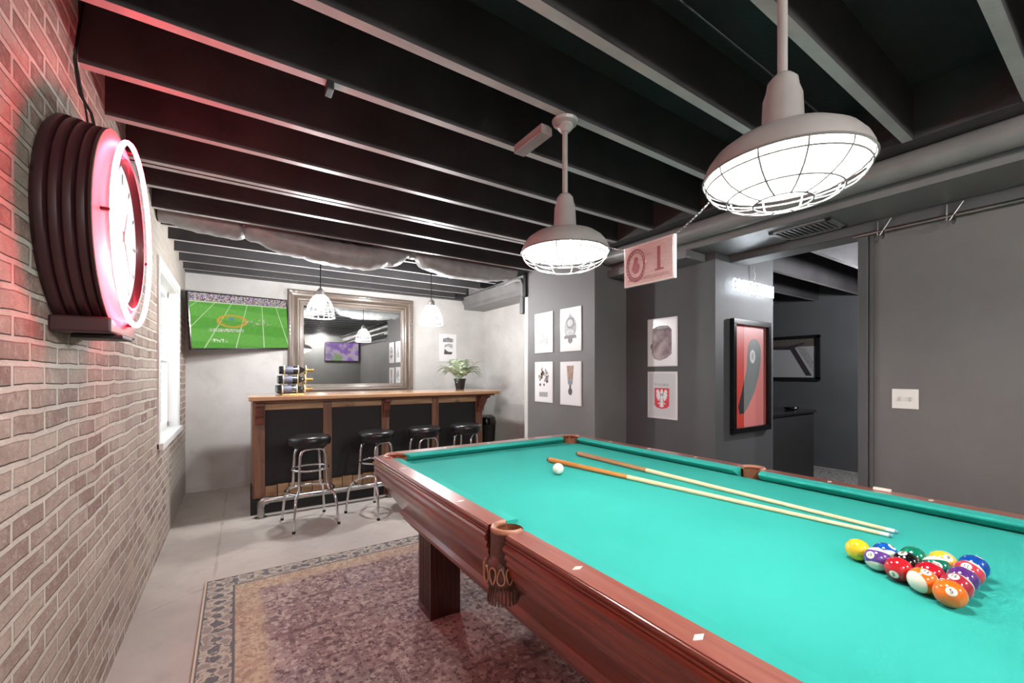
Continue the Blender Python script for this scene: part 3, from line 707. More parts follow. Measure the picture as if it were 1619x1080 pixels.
# ---------------------------------------------------------------- tv on back wall
TL,TR,BL=Vector((-.395,5.17,2.085)),Vector((.489,5.60,2.14)),Vector((-.395,5.17,1.52))
ex=(TR-TL).normalized(); ez=Vector((0,0,1)); ez=(ez-ex*ez.dot(ex)).normalized(); ey=ez.cross(ex).normalized()  # ey points away from viewer
W_=(TR-TL).length; H_=W_*.5625; C_=TL+ex*W_/2-ez*H_/2
mwt=Matrix(((ex.x,ey.x,ez.x,C_.x),(ex.y,ey.y,ez.y,C_.y),(ex.z,ey.z,ez.z,C_.z),(0,0,0,1)))
TV=thing('flat_tv','flat television showing a green football field, angled above left bar end','television',mw=mwt)
bm=BM(); box(bm,-W_/2-.012,W_/2+.012,0,.035,-H_/2-.018,H_/2+.012); box(bm,-W_/2+.15,W_/2-.15,.035,.06,-H_/2+.05,H_/2-.12); obj('housing',bm,'blackgloss',TV,bevel=.004)
def screen_mat():
    k=NT('football_picture',.3)
    X=k.math('DIVIDE',k.x,W_/2); Z=k.math('DIVIDE',k.z,H_/2)   # -1..1
    st=k.step(k.math('SINE',k.math('ADD',k.math('MULTIPLY',Z,7.),k.math('MULTIPLY',X,1.2))),-.3,.3)
    g=k.mix(st,(84,158,52),(108,178,74))
    g=k.mix(k.step(k.noise(30,3),.3,.8),g,(96,170,62))
    # yard lines converge upward
    w=k.math('SUBTRACT',2.6,Z); u=k.math('DIVIDE',k.math('SUBTRACT',X,.42),w)
    fr=k.math('ABSOLUTE',k.math('SUBTRACT',k.math('FRACT',k.math('ADD',k.math('MULTIPLY',u,6.),.5)),.5))
    g=k.mix(k.step(fr,.028,.012),g,(196,222,170))
    # logo ring
    rx=k.math('DIVIDE',k.math('ADD',X,.22),.30); rz=k.math('DIVIDE',k.math('SUBTRACT',Z,.02),.24); r=k.math('SQRT',k.math('ADD',k.math('MULTIPLY',rx,rx),k.math('MULTIPLY',rz,rz)))
    ringf=k.math('MULTIPLY',k.step(r,.80,.86),k.step(r,1.05,1.0)); g=k.mix(ringf,g,(206,160,60))
    ringg=k.math('MULTIPLY',k.step(r,.64,.68),k.step(r,.78,.74)); g=k.mix(k.math('MULTIPLY',ringg,k.step(k.noise(40),.4,.6)),g,(196,140,50))
    lg=k.step(k.math('MAXIMUM',k.math('ABSOLUTE',k.math('ADD',X,.24)),k.math('ABSOLUTE',k.math('SUBTRACT',Z,.10))),.055,.045); g=k.mix(lg,g,(96,140,150))
    # marching letters row
    row=k.step(k.math('ABSOLUTE',k.math('ADD',Z,.33)),.07,.05); rowx=k.math('MULTIPLY',k.step(X,-.72,-.6),k.step(X,.02,-.04)); rn=k.step(k.noise(95,2),.46,.52)
    g=k.mix(k.math('MULTIPLY',k.math('MULTIPLY',row,rowx),rn),g,(214,214,196))
    row2=k.step(k.math('ABSOLUTE',k.math('ADD',Z,.72)),.07,.05); rx2=k.math('MULTIPLY',k.step(X,-.66,-.62),k.step(X,-.32,-.36)); g=k.mix(k.math('MULTIPLY',k.math('MULTIPLY',row2,rx2),k.step(k.noise(60,2),.5,.54)),g,(232,236,216))
    pl=k.math('MULTIPLY',k.step(k.math('ABSOLUTE',k.math('SUBTRACT',Z,.0)),.17,.1),k.math('MULTIPLY',k.step(X,.02,.06),k.step(X,.62,.5))); pn=k.step(k.noise(38,3),.56,.62); g=k.mix(k.math('MULTIPLY',pl,pn),g,(196,176,176))
    # crowd band
    cn=k.vor(70,out='Color'); sp=k.mix(.5,cn,(170,130,150)); sp=k.mix(k.step(k.noise(60,3),.4,.6),(70,48,64),sp); sp=k.mix(k.step(k.noise(110,2),.55,.6),sp,(226,214,216))
    g=k.mix(k.step(Z,.70,.72),g,sp); g=k.mix(k.math('MULTIPLY',k.step(Z,.665,.675),k.step(Z,.705,.695)),g,(216,224,196))
    k.set(k.b.inputs['Emission Color'],g); k.b.inputs['Specular IOR Level'].default_value=.03; k.b.inputs['Roughness'].default_value=.6; k.b.inputs['Emission Strength'].default_value=.40; k.b.inputs['Base Color'].default_value=(.01,.01,.01,1)
    return k.m
obj('screen',bx(-W_/2,W_/2,-.0015,0,-H_/2,H_/2),screen_mat(),TV)
bm=BM(); 
obj('wall_bracket',bx(.12,.26,.06,.13,-.12,.12),'black',TV)

# rear tv, seen in the mirror
RT=thing('flat_tv','wide television with purple picture on rear wall, seen in the mirror','television',(2.67,YR+.012,1.93))
obj('housing',bx(-.49,.49,.0,.05,-.285,.285),'blackgloss',RT,bevel=.004)
obj('wall_bracket',bx(-.1,.1,-.011,.0,-.1,.1),'black',RT)
k=NT('purple_show_picture',.3); c=k.mix(k.step(k.noise(5,4),.4,.6),(150,110,190),(206,178,216)); c=k.mix(k.step(k.noise(8,3,dist=1),.6,.68),c,(196,180,90)); c=k.mix(k.step(k.noise(3,2),.55,.7),c,(140,170,120))
k.set(k.b.inputs['Emission Color'],c); k.b.inputs['Base Color'].default_value=(.01,.01,.01,1); k.b.inputs['Specular IOR Level'].default_value=.0; k.b.inputs['Emission Strength'].default_value=.36
obj('screen',bx(-.475,.475,.05,.0515,-.27,.27),k.m,RT)

# ---------------------------------------------------------------- mirror
MR=thing('wall_mirror','large mirror in weathered wooden frame on wall behind the bar','mirror',(1.28,YB,1.68))
mx0,mx1,mz0,mz1=-.768,.768,-.70,.605
obj('glass',bx(mx0+.17,mx1-.17,-.03,-.012,mz0+.17,mz1-.17),'mirror',MR)
def frame_ring(x0,x1,z0,z1,w,d0,d1,parent,name,ma,mb):
    for (a,mm) in (((x0,x1,z1-w,z1),mb),((x0,x1,z0,z0+w),mb),((x0,x0+w,z0+w,z1-w),ma),((x1-w,x1,z0+w,z1-w),ma)):
        obj(name,bx(a[0],a[1],d0,d1,a[2],a[3]),mm,parent,bevel=.006)
# nested steps of frame
def mirror_side(axis,sgn):
    bm=BM(); 
    pr=[(0,0),(0,-.055),(.012,-.062),(.030,-.058),(.036,-.045),(.060,-.040),(.080,-.048),(.100,-.060),(.118,-.056),(.126,-.040),(.150,-.034),(.162,-.030),(.175,-.026),(.175,0)]
    if axis=='z': # vertical stile at x side
        X=(lambda u:mx0+u) if sgn<0 else (lambda u:mx1-u)
        ra=[bm.verts.new((X(u),d,mz0+u)) for u,d in pr]; rb=[bm.verts.new((X(u),d,mz1-u)) for u,d in pr]
    else:
        Z=(lambda u:mz0+u) if sgn<0 else (lambda u:mz1-u)
        ra=[bm.verts.new((mx0+u,d,Z(u))) for u,d in pr]; rb=[bm.verts.new((mx1-u,d,Z(u))) for u,d in pr]
    n=len(pr); bm.faces.new(ra); bm.faces.new(rb[::-1])
    for i in range(n): bm.faces.new((ra[i],rb[i],rb[(i+1)%n],ra[(i+1)%n]))
    for kk in range(26):  # carved beads on the outer band
        f=(kk+.5)/26
        if axis=='z': x_=X(.021); z_=mz0+.03+(mz1-mz0-.06)*f; box(bm,x_-.006,x_+.006,-.066,-.055,z_-.012,z_+.012)
        else: x_=mx0+.03+(mx1-mx0-.06)*f; z_=Z(.021); box(bm,x_-.016,x_+.016,-.066,-.055,z_-.006,z_+.006)
    return bm
for a,s in (('z',-1),('z',1),('x',-1),('x',1)): obj('frame_side',mirror_side(a,s),'frame' if a=='z' else 'framex',MR)

# ---------------------------------------------------------------- bar
BAR=thing('bar_counter','rustic wooden bar counter with black panels and pipe foot rail','bar counter',(1.33,4.7,0))
def lb(*a): return bx(a[0]-1.33,a[1]-1.33,a[2]-4.7,a[3]-4.7,a[4],a[5])
YF=4.45
obj('carcass',lb(.14,2.50,YF+.03,5.0,.0,1.03),'panel',BAR)
bm=BM(); prism(bm,[(.085,4.30),(2.66,4.30),(2.70,4.34),(2.70,5.05),(.085,5.05)],1.037,1.075,Matrix.Translation((-1.33,-4.7,0))); obj('bar_top',bm,'bartop',BAR,bevel=.006)
obj('top_moulding',lb(.12,2.62,4.36,5.0,1.015,1.037),'cornerwood',BAR,bevel=.005)
px=[(.13,.218),(.712,.79),(1.282,1.362),(1.85,1.93),(2.41,2.50)]
for a,b_ in px:
    obj('post',lb(a,b_,YF,YF+.04,.14,1.015),'cedar',BAR,bevel=.003)
for (a,b_),(c,d_) in zip(px,px[1:]):
    obj('top_rail',lb(b_,c,YF+.004,YF+.035,.945,1.015),'cedarx',BAR,bevel=.002)
    obj('panel',lb(b_,c,YF+.018,YF+.031,.25,.945),'panel',BAR)
    bm=BM(); n=5
    for k_ in range(n):
        x0=b_+(c-b_)*k_/n; x1=b_+(c-b_)*(k_+1)/n; z=.25+R.uniform(-.012,.006); box(bm,x0+.003-1.33,x1-.003-1.33,YF-4.7+R.uniform(0,.006),YF+.035-4.7,.14,z)
    obj('bottom_rail',bm,'cedarx',BAR,bevel=.003)
for a,b_ in (px[0],px[2],px[4]) :
    bm=BM(); m_=(a+b_)/2; pts=[(YF,1.013),(YF-.11,1.013),(YF-.11,.985),(YF-.07,.975),(YF-.055,.94),(YF-.05,.90),(YF-.018,.87),(YF-.012,.82),(YF,.81)]
    prism(bm,pts,m_-.033-1.33,m_+.033-1.33,Matrix(((0,0,1,0),(1,0,0,-4.7),(0,1,0,0),(0,0,0,1)))); obj('corbel',bm,'cornerwood',BAR,bevel=.003)
bm=BM()   # shaped corbel on the right end, in profile
prism(bm,[(2.50,1.013),(2.62,1.013),(2.62,.99),(2.575,.97),(2.56,.93),(2.53,.88),(2.52,.83),(2.50,.82)],YF+.01-4.7,YF+.07-4.7,Matrix(((1,0,0,-1.33),(0,0,1,0),(0,1,0,0),(0,0,0,1)))); obj('corbel',bm,'cornerwood',BAR,bevel=.003)
obj('side_panel',lb(.12,.139,YF+.005,5.0,.14,1.015),'cedar',BAR)
obj('kick_board',lb(.115,2.51,YF-.012,YF+.03,0,.139),'black',BAR)
obj('corner_guard',lb(.105,.119,YF-.02,YF+.10,0,.27),'panel',BAR)
FRL=BM(); tube(FRL,[(.18-1.33,4.33-4.7,.004),(.18-1.33,4.33-4.7,.10),(.185-1.33,4.33-4.7,.128),(.20-1.33,4.33-4.7,.142),(.24-1.33,4.33-4.7,.145),(2.44-1.33,4.33-4.7,.145)],.026,16)
o=obj('foot_rail',FRL,'galv',BAR,smooth=True)
for x in (.18,1.33,2.44):
    bm=BM()
    tube(bm,[(x-1.33,4.33-4.7,.0),(x-1.33,4.33-4.7,.008)],.048,20); tube(bm,[(x-1.33,4.33-4.7,.0),(x-1.33,4.33-4.7,.11)],.030,14); tube(bm,[(x-1.33,4.33-4.7,.10),(x+.006-1.33,4.33-4.7,.130),(x+.03-1.33,4.33-4.7,.145),(x+.06-1.33,4.33-4.7,.145)],.036,16)
    obj('pipe_flange',bm,'galv',o,smooth=True)

# ---------------------------------------------------------------- stools
def make_stool():
    t=thing('bar_stool','x','bar stool',(0,0,0))
    bm=BM(); lathe(bm,[(0,.668),(.145,.668),(.160,.674),(.165,.69),(.165,.722),(.160,.738),(.140,.747),(.08,.752),(0,.753)],40); obj('seat',bm,'seat',t,smooth=True,ang=50)
    bm=BM(); lathe(bm,[(.05,.640),(.13,.650),(.13,.667),(0,.667)],24); obj('swivel_plate',bm,'black',t,smooth=True)
    # two bent tube arches (each makes two legs)
    for s in (-1,1):
        for ax in ('leg',):
            pass
    def arch(rot):
        bm=BM(); h=.115; f=.09
        P=[(-.175,f+.115,.0),(-.168,f+.105,.10),(-.160,f+.095,.20),(-.150,f+.075,.262),(-.128,f+.045,.288),(-.114,f+.022,.315),(-.110,f+.012,.36),(-.105,f+.005,.50),(-.10,f,.59),(-.088,f,.625),(-.06,f,.643),(0,f,.647),(.06,f,.643),(.088,f,.625),(.10,f,.59),(.105,f+.005,.50),(.110,f+.012,.36),(.114,f+.022,.315),(.128,f+.045,.288),(.150,f+.075,.262),(.160,f+.095,.20),(.168,f+.105,.10),(.175,f+.115,.0)]
        m_=Matrix.Rotation(rot,4,'Z'); tube(bm,[m_@Vector(p) for p in P],.0105,12); return bm
    for r_ in (0,PI): obj('leg',arch(r_),'chrome',t,smooth=True)
    for z,rr,nm in ((.47,.142,'upper_ring'),(.285,.190,'foot_ring')):
        bm=BM(); tube(bm,[(rr*math.cos(a),rr*math.sin(a),z) for a in [2*PI*k/40 for k in range(40)]],.0095,10,closed=True)
        obj(nm,bm,'chrome',t,smooth=True)
    bm=BM()
    for x in (-1,1):
        for y in (-1,1): tube(bm,[(x*.175,y*.205,0),(x*.174,y*.204,.02)],.013,10)
    obj('foot_cap',bm,'black',t,smooth=True)
    return t
s0=make_stool(); s0.location=(.530,3.97,0); s0.rotation_euler=(0,0,.12); s0['label']='black-seated chrome bar stool nearest the brick wall, below the television'; s0['group']='chrome stools along the bar'
for (x,y,rz,l) in ((1.088,3.95,.5,'second chrome bar stool from the brick wall, behind the pool table corner'),(1.575,4.0,.15,'third chrome bar stool from the brick wall, mostly hidden by pool table'),(2.03,3.97,.75,'fourth chrome bar stool from brick wall, nearest the black bin')):
    dup(s0,(x,y,0),rz,l)

# bin
T_=thing('waste_bin','black plastic waste bin standing at the right end of bar','bin',(2.84,4.95,0))
bm=BM(); lathe(bm,[(0,0),(.10,0),(.13,.60),(.135,.60),(.12,.61),(.10,.02),(0,.02)],28); obj('body',bm,'black',T_,smooth=True)
bm=BM(); lathe(bm,[(.137,.595),(.139,.63),(.12,.69),(.08,.715),(0,.72)],28); obj('lid',bm,'blackgloss',T_,smooth=True)

# wine rack and bottles
BT=1.075
WRx,WRy=.44,4.72
wr=thing('wine_rack','cream and gold wire rack holding dark bottles on left end of the bar','wine rack',(WRx,WRy,BT))
bm=BM()
lev=[(.0,.050,3),(.095,.145,2),(.19,.24,1)]
def ringy(x,y,z,r): tube(bm,[(x,y+r*math.cos(a),z+r*math.sin(a)) for a in [2*PI*k/20 for k in range(20)]],.0055,6,closed=True)
for li,(z0,zc,n_) in enumerate(lev):
    for j in range(n_):
        yy=(j-(n_-1)/2)*.098
        for x in (-.07,.055,.125): ringy(x+li*.012,yy,zc,.0465)
obj('bottle_rings',bm,'cream',wr,smooth=True)
bm=BM()
for x in (-.07,.055,.125):
    tube(bm,[(x,-.13,.004),(x,.13,.004)],.004,6); tube(bm,[(x,-.145,.05),(x+.012,-.10,.145),(x+.024,-.05,.24),(x+.024,.0,.288),(x+.024,.05,.24),(x+.012,.10,.145),(x,.145,.05)],.004,6)
    tube(bm,[(x,-.145,.05),(x,-.13,.004)],.004,6); tube(bm,[(x,.145,.05),(x,.13,.004)],.004,6)
for s in (-1,1): tube(bm,[(-.07,s*.13,.004),(.125,s*.13,.004)],.004,6)
obj('rack_frame',bm,'gold',wr,smooth=True)
bott=None
MB_=Matrix(((0,0,1,0),(1,0,0,0),(0,1,0,0),(0,0,0,1)))
bl=['bottle at the near end of the lowest rack tier','bottle in the middle of the lowest rack tier','bottle at the far end of lowest rack tier','bottle on the near side of middle rack tier','bottle on the far side of middle rack tier','single bottle on the top of the rack']
q=0
for li,(z0,zc,n_) in enumerate(lev):
    for j in range(n_):
        yy=(j-(n_-1)/2)*.098; lc=(WRx-.115+li*.012,WRy+yy,BT+zc); lab='dark wine '+bl[q]; q+=1
        if bott is None:
            bott=thing('wine_bottle',lab,'bottle',lc,group='wine bottles in the bar rack')
            bm=BM(); lathe(bm,[(0,.004),(.034,0),(.040,.006),(.0405,.16),(.038,.185),(.026,.21),(.016,.225),(.0145,.235)],24,MB_); obj('bottle_glass',bm,'bottleglass',bott,smooth=True)
            bm=BM(); lathe(bm,[(.0408,.035),(.0413,.036),(.0413,.125),(.0408,.126)],24,MB_); obj('paper_label',bm,'bottlelabel',bott,smooth=True)
            bm=BM(); lathe(bm,[(.0152,.225),(.0155,.30),(.0165,.302),(.0165,.312),(0,.313)],18,MB_); obj('foil_neck',bm,'gold',bott,smooth=True)
        else: dup(bott,lc,0,lab)

# fern
F=thing('potted_fern','leafy fern in black pot on the right end of bar','potted plant',(2.42,4.90,BT))
bm=BM(); lathe(bm,[(0,0),(.052,0),(.072,.115),(.078,.118),(.078,.138),(.070,.138),(.066,.12),(0,.118)],28); obj('pot',bm,'black',F,smooth=True,ang=30)
def frond(bm,az,L_,rise,droop,wd):
    c,s=math.cos(az),math.sin(az); P=[]
    for k in range(13):
        f=k/12; r=L_*f*(1-.12*f); z=.13+rise*math.sin(min(1,f*1.15)*PI/2)-droop*f*f; P.append(Vector((r*c,r*s,z)))
    tube(bm,P,[.0022*(1-.6*k/12) for k in range(13)],4)
    tx=Vector((-s,c,0))
    for k in range(2,13):
        f=k/12; p=P[k]; d=(P[k]-P[k-1]).normalized(); l=wd*math.sin(PI*min(1,.15+f*.85))+.008
        for sg_ in (-1,1):
            e=p+tx*sg_*l+d*l*.45+Vector((0,0,-l*.18)); w_=d*(.010)
            a=bm.verts.new(p-w_*.4); b2=bm.verts.new(p+w_*.8); c2=bm.verts.new(p.lerp(e,.55)+w_*.9+Vector((0,0,.003))); d2=bm.verts.new(e); e2=bm.verts.new(p.lerp(e,.5)-w_*.7+Vector((0,0,.002)))
            bm.faces.new((a,b2,c2,d2,e2))
rr=random.Random(3)
for i in range(34):
    az=2*PI*i/34*5.0+rr.uniform(-.2,.2); up=i%3
    bm=BM(); frond(bm,az,rr.uniform(.28,.37)*(1 if up<2 else .6),rr.uniform(.15,.25) if up<2 else rr.uniform(.24,.31),rr.uniform(.10,.20) if up==0 else rr.uniform(.02,.10),rr.uniform(.055,.080))
    obj('frond',bm,'fern' if i%3 else 'ferndark',F)

# ---------------------------------------------------------------- bar pendants
def pendant(x,y,label):
    t=thing('cage_pendant',label,'lamp',(x,y,1.80),group='white cage pendants over the bar')
    bm=BM(); tube(bm,[(0,0,.29),(0,0,ZC-1.80)] if False else [(0,0,.27),(0,0,ZD-1.80-.002)],.005,8); obj('cord',bm,'black',t,smooth=True)
    bm=BM(); lathe(bm,[(0,.275),(.012,.272),(.02,.26),(.034,.245),(.036,.205),(.030,.20),(0,.20)],20); obj('socket',bm,'g1',t,smooth=True,ang=35)
    bm=BM(); pr=[(.036,.205),(.060,.185),(.085,.15),(.103,.11),(.115,.07),(.122,.03),(.124,0)]
    for k_ in range(16):
        a=2*PI*k_/16; tube(bm,[(r*math.cos(a),r*math.sin(a),z) for r,z in pr],.0014,5)
    for r,z,w in ((.036,.205,.003),(.103,.11,.0014),(.118,.05,.0025),(.1215,.033,.0014),(.124,.0,.005),(.07,.174,.0014)):
        tube(bm,[(r*math.cos(a),r*math.sin(a),z) for a in [2*PI*k/32 for k in range(32)]],w,6,closed=True)
    obj('wire_cage',bm,'wire',t,smooth=True)
    bm=BM(); lathe(bm,[(0,.065),(.022,.07),(.037,.088),(.042,.11),(.036,.135),(.022,.16),(.015,.175),(.015,.20),(0,.20)],24); obj('bulb',bm,'bulb2',t,smooth=True)
    bm=BM(); lathe(bm,[(0,ZD-1.80-.025),(.05,ZD-1.80-.02),(.055,ZD-1.80-.002),(0,ZD-1.80-.002)],20); obj('canopy',bm,'black',t,smooth=True)
pendant(.648,4.20,'white wire cage pendant glowing in front of mirror left edge')
pendant(1.735,4.20,'white wire cage pendant glowing above bar, right of the mirror')

# ---------------------------------------------------------------- prints
def MXW(X): return Matrix(((0,0,-1,X),(-1,0,0,0),(0,1,0,0),(0,0,0,1)))   # local x -> -Y, y -> Z, z -> -X
MPY=Matrix(((1,0,0,0),(0,0,-1,0),(0,1,0,0),(0,0,0,1)))                      # local x -> X, y -> Z, z -> -Y
def board(t,m4,w,h,m='paper',border=True):
    bm=BM(); prism(bm,[(-w/2,-h/2),(w/2,-h/2),(w/2,h/2),(-w/2,h/2)],0,.010,m4); obj('board',bm,'paperframe' if border else m,t,bevel=.0015)
    if border:
        e=.010; bm=BM(); prism(bm,[(-w/2+e,-h/2+e),(w/2-e,-h/2+e),(w/2-e,h/2-e),(-w/2+e,h/2-e)],.010,.0112,m4); obj('sheet',bm,m,t)
def art(t,m4,poly,m,name='motif',z=.0115,dz=.0006):
    bm=BM(); prism(bm,poly,z,z+dz,m4); return obj(name,bm,m,t)
# m4 without translation; thing located on wall
m0=MXW(0)
def print_x(X,y0,y1,z0,z1,label,grp,border=True):
    t=thing('wall_print',label,'poster',(X,(y0+y1)/2,(z0+z1)/2),group=grp); board(t,m0,y1-y0,z1-z0,border=border); return t
G4='metal prints on the grey column'
t=print_x(2.6,3.205,3.50,1.49,1.895,'white print of a faint pale tower, upper left of column group',G4)
art(t,m0,[(-.08,-.11),(.08,-.11),(.075,-.02),(.04,.02),(.045,.10),(.0,.14),(-.045,.10),(-.04,.02),(-.075,-.02)],'g3'); art(t,m0,circ(0,.15,.012,16),'g3')
t=print_x(2.6,2.80,3.092,1.488,1.895,'white print of oval bottle-label crest, upper right of column group',G4)
art(t,m0,circ(0,.02,.085,28,ry=.105),'g1'); art(t,m0,circ(0,.06,.052,24,ry=.05),'g2',z=.0122); art(t,m0,circ(0,.06,.040,24,ry=.036),'g3',z=.0129); art(t,m0,circ(0,-.03,.055,24,ry=.03),'g3',z=.0122)
art(t,m0,[(-.09,-.085),(.09,-.085),(.08,-.055),(-.08,-.055)],'g2',z=.0129); art(t,m0,[(-.03,-.115),(0,-.135),(.03,-.115),(.03,-.085),(-.03,-.085)],'g2',z=.0122); art(t,m0,[(-.02,.12),(0,.15),(.02,.12)],'g1')
t=print_x(2.6,3.205,3.50,.99,1.40,'print of speckled oval wreath above a caption box, lower left group',G4)
rr=random.Random(5)
for k_ in range(34):
    a=rr.uniform(0,2*PI); r=math.sqrt(rr.random()); x=.085*r*math.cos(a); y=.035+.105*r*math.sin(a); s=rr.uniform(.008,.018)
    art(t,m0,circ(x,y,s,7,a0=a,a1=a+2*PI),rr.choice(['g2','gbrown','g1','g3','g2']),name='speck',z=.0115+.0005*(k_%7))
art(t,m0,[(-.07,-.15),(.07,-.15),(.07,-.10),(-.07,-.10)],'g3','caption_box'); 
for k_ in range(3): art(t,m0,[(-.055,-.143+k_*.014),(.055,-.143+k_*.014),(.055,-.137+k_*.014),(-.055,-.137+k_*.014)],'g1','caption_line',z=.0123)
t=print_x(2.6,2.80,3.092,.985,1.393,'print of a tall brown footed beer glass, lower right column group',G4)
art(t,m0,[(-.048,.165),(.048,.165),(.034,.02),(-.034,.02)],'gbrown','glass_bowl'); art(t,m0,[(-.036,.05),(.036,.05),(.030,-.01),(-.030,-.01)],'g1','glass_band',z=.0122); art(t,m0,[(-.012,-.01),(.012,-.01),(.012,-.05),(-.012,-.05)],'g2','glass_stem',z=.0122); art(t,m0,circ(0,-.075,.028,20,ry=.034),'g2','glass_foot')
G2='metal prints on the dark recess wall'
t=print_x(3.0,2.098,2.392,1.341,1.75,'print of dark faceted beer mug on the recess wall, upper of two',G2)
art(t,m0,[(-.10,-.09),(-.075,-.14),(-.02,-.155),(.05,-.135),(.095,-.10),(.095,.10),(.06,.135),(-.02,.14),(-.09,.12),(-.095,.0)],'gmauve','mug'); art(t,m0,circ(-.098,-.035,.016,14,ry=.026),'g1','mug_handle',z=.0122); art(t,m0,circ(.0,.125,.07,20,ry=.014),'g3','mug_rim',z=.0122)
t=print_x(3.0,2.098,2.392,.90,1.298,'print of white eagle on red shield on recess wall, lower of two',G2)
art(t,m0,[(-.132,-.185),(.132,-.185),(.132,.185),(-.132,.185)],mat('print_grey_ground',(196,198,200),.35),'ground',z=.0112,dz=.0002)
art(t,m0,[(-.072,.06),(.072,.06),(.072,-.085),(.05,-.105),(0,-.115),(-.05,-.105),(-.072,-.085)],'red','shield',z=.0116)
for s in (-1,1):
    art(t,m0,[(0,.02),(s*.016,.006),(s*.022,.030),(s*.034,.048),(s*.048,.046),(s*.056,.030),(s*.050,.012),(s*.058,-.004),(s*.047,-.012),(s*.053,-.030),(s*.040,-.026),(s*.042,-.048),(s*.030,-.036),(s*.026,-.056),(s*.018,-.030)],'paper','eagle_wing',z=.0123)
    art(t,m0,[(s*.008,-.04),(s*.026,-.066),(s*.040,-.068),(s*.032,-.078),(s*.014,-.066)],'paper','eagle_leg',z=.0123)
art(t,m0,[(-.014,.02),(-.012,.040),(0,.052),(.012,.044),(.014,.02),(.014,-.03),(.020,-.095),(0,-.104),(-.020,-.095),(-.014,-.03)],'paper','eagle_body',z=.0123)
textmesh('lettering','POLSKA',.030,'g1',t,m0@Matrix.Translation((0,.087,.0120)),.0003,1.3)
# small print behind bar
t=thing('wall_print','small white print of dark ship and banner on wall behind fern','poster',(2.595,YB-.0005,1.66)); board(t,MPY,.275,.40,border=False)
art(t,MPY,[(-.08,.08),(.08,.08),(.08,.13),(.02,.14),(0,.155),(-.02,.14),(-.08,.13)],'g1','banner'); art(t,MPY,[(-.065,-.10),(.055,-.10),(.075,-.065),(.0,-.06),(-.055,-.02)],'g2','ship'); art(t,MPY,[(-.06,.0),(.0,.02),(.07,-.01),(.075,.05),(.02,.06),(-.05,.04)],'g3','sails')
# ---------------------------------------------------------------- red picture, neon, back room
t=thing('framed_picture','black-framed red eight ball picture with painted-in glass reflection under neon sign','picture',(3.485,1.779,1.26))
w2,h2=.262,.415
bm=BM()
for a in ((-w2-.03,w2+.03,h2-.01,h2+.035),(-w2-.03,w2+.03,-h2-.035,-h2+.01),(-w2-.03,-w2+.012,-h2,h2),(w2-.012,w2+.03,-h2,h2)): box(bm,a[0],a[1],-.035,0,a[2],a[3])
obj('frame',bm,'blackgloss',t,bevel=.003)
def rp(poly,m,nm,z): 
    bm=BM(); prism(bm,poly,z,z+.0005,MPY); obj(nm,bm,m,t)
rp([(-w2,-h2),(w2,-h2),(w2,h2),(-w2,h2)],'redart','red_ground',.008); rp([(-.10,-h2),(w2,-h2),(w2,h2),(-.10,h2)],'reflpink','reflection_ground',.009)  # pink part is a glass reflection painted over the red ground
shad=[(.06+.105*math.cos(a),.20+.105*math.sin(a)) for a in [math.radians(x) for x in range(0,181,15)]]+[(-.06,.05),(-.13,-.12),(-.185,-.24),(-.165,-.30),(-.11,-.30),(-.03,-.24),(.06,-.13),(.13,.0),(.162,.12)]
lf=[(x,y) for x,y in shad]
rp(lf,'blackart','ball_shadow',.0085)
# black ball shape greyed where the painted glass reflection covers it
gr=[(.06+.105*math.cos(a),.20+.105*math.sin(a)) for a in [math.radians(x) for x in range(0,181,15)]]+[(-.06,.05),(-.10,-.045),(-.10,-.297),(-.03,-.24),(.06,-.13),(.13,.0),(.162,.12)]
rp(gr,'reflgrey','reflection_ball',.0098)
rp(circ(.03,.16,.042,24,ry=.055),'paper','number_disc',.0104); textmesh('numeral','8',.075,'reflgrey',t,MPY@Matrix.Translation((.03,.16,.0112)),.0003)
# neon
NE=thing('neon_sign','white neon lettering sign glowing on dark wall above framed picture','sign',(3.50,1.748,1.965))
textmesh('lettering','COOPERS TOWN',.150,'neonw',NE,Matrix(((1,0,0,0),(0,0,-1,0),(0,1,0,0),(0,0,0,1))),.003,.54,offset=-.0042)
obj('support_bar',bx(-.31,.31,.008,.012,-.004,.004),'wire',NE)
bm=BM(); tube(bm,[(.03,.012,.08),(.035,.01,.12),(.02,.01,.15),(.025,.012,.19)],.003,6); obj('power_cord',bm,'offwhite',NE,smooth=True)
# far room
t=thing('framed_picture','black-framed grey photograph of crossed bars in the room beyond doorway','picture',(6.69,2.96,1.50))
bm=BM()
for a in ((-.5,.5,.275,.315),(-.5,.5,-.315,-.275),(-.5,-.455,-.3,.3),(.455,.5,-.3,.3)): prism(bm,[(a[0],a[2]),(a[1],a[2]),(a[1],a[3]),(a[0],a[3])],0,.04,m0)
obj('frame',bm,'blackgloss',t)
def fp(poly,m,nm,z): bm=BM(); prism(bm,poly,z,z+.0008,m0); obj(nm,bm,m,t)
fp([(-.46,-.28),(.46,-.28),(.46,.28),(-.46,.28)],mat('photo_grey',(150,151,153),.4),'sheet',.01)
fp([(-.46,.16),(.46,.16),(.46,.28),(-.46,.28)],'g2','dark_sky',.012); fp([(.10,.18),(.18,.16),(.40,-.25),(.33,-.25)],'blackart','dark_bar',.014); fp([(.20,.16),(.32,.14),(.42,-.05),(.42,-.2)],'g1','grey_bar',.013); fp([(-.46,.15),(.12,.12),(.32,.20),(.30,.22),(.08,.17),(-.46,.19)],'blackart','cross_bar',.015)
C2=thing('black_cabinet','black waist-high cabinet with glossy top seen through the doorway','cabinet',(4.53,2.22,0))
obj('body',bx(-.58,.58,-.28,.28,0,.87),'panel',C2,bevel=.005); obj('glossy_top',bx(-.60,.60,-.30,.30,.87,.90),'blackgloss',C2,bevel=.006)
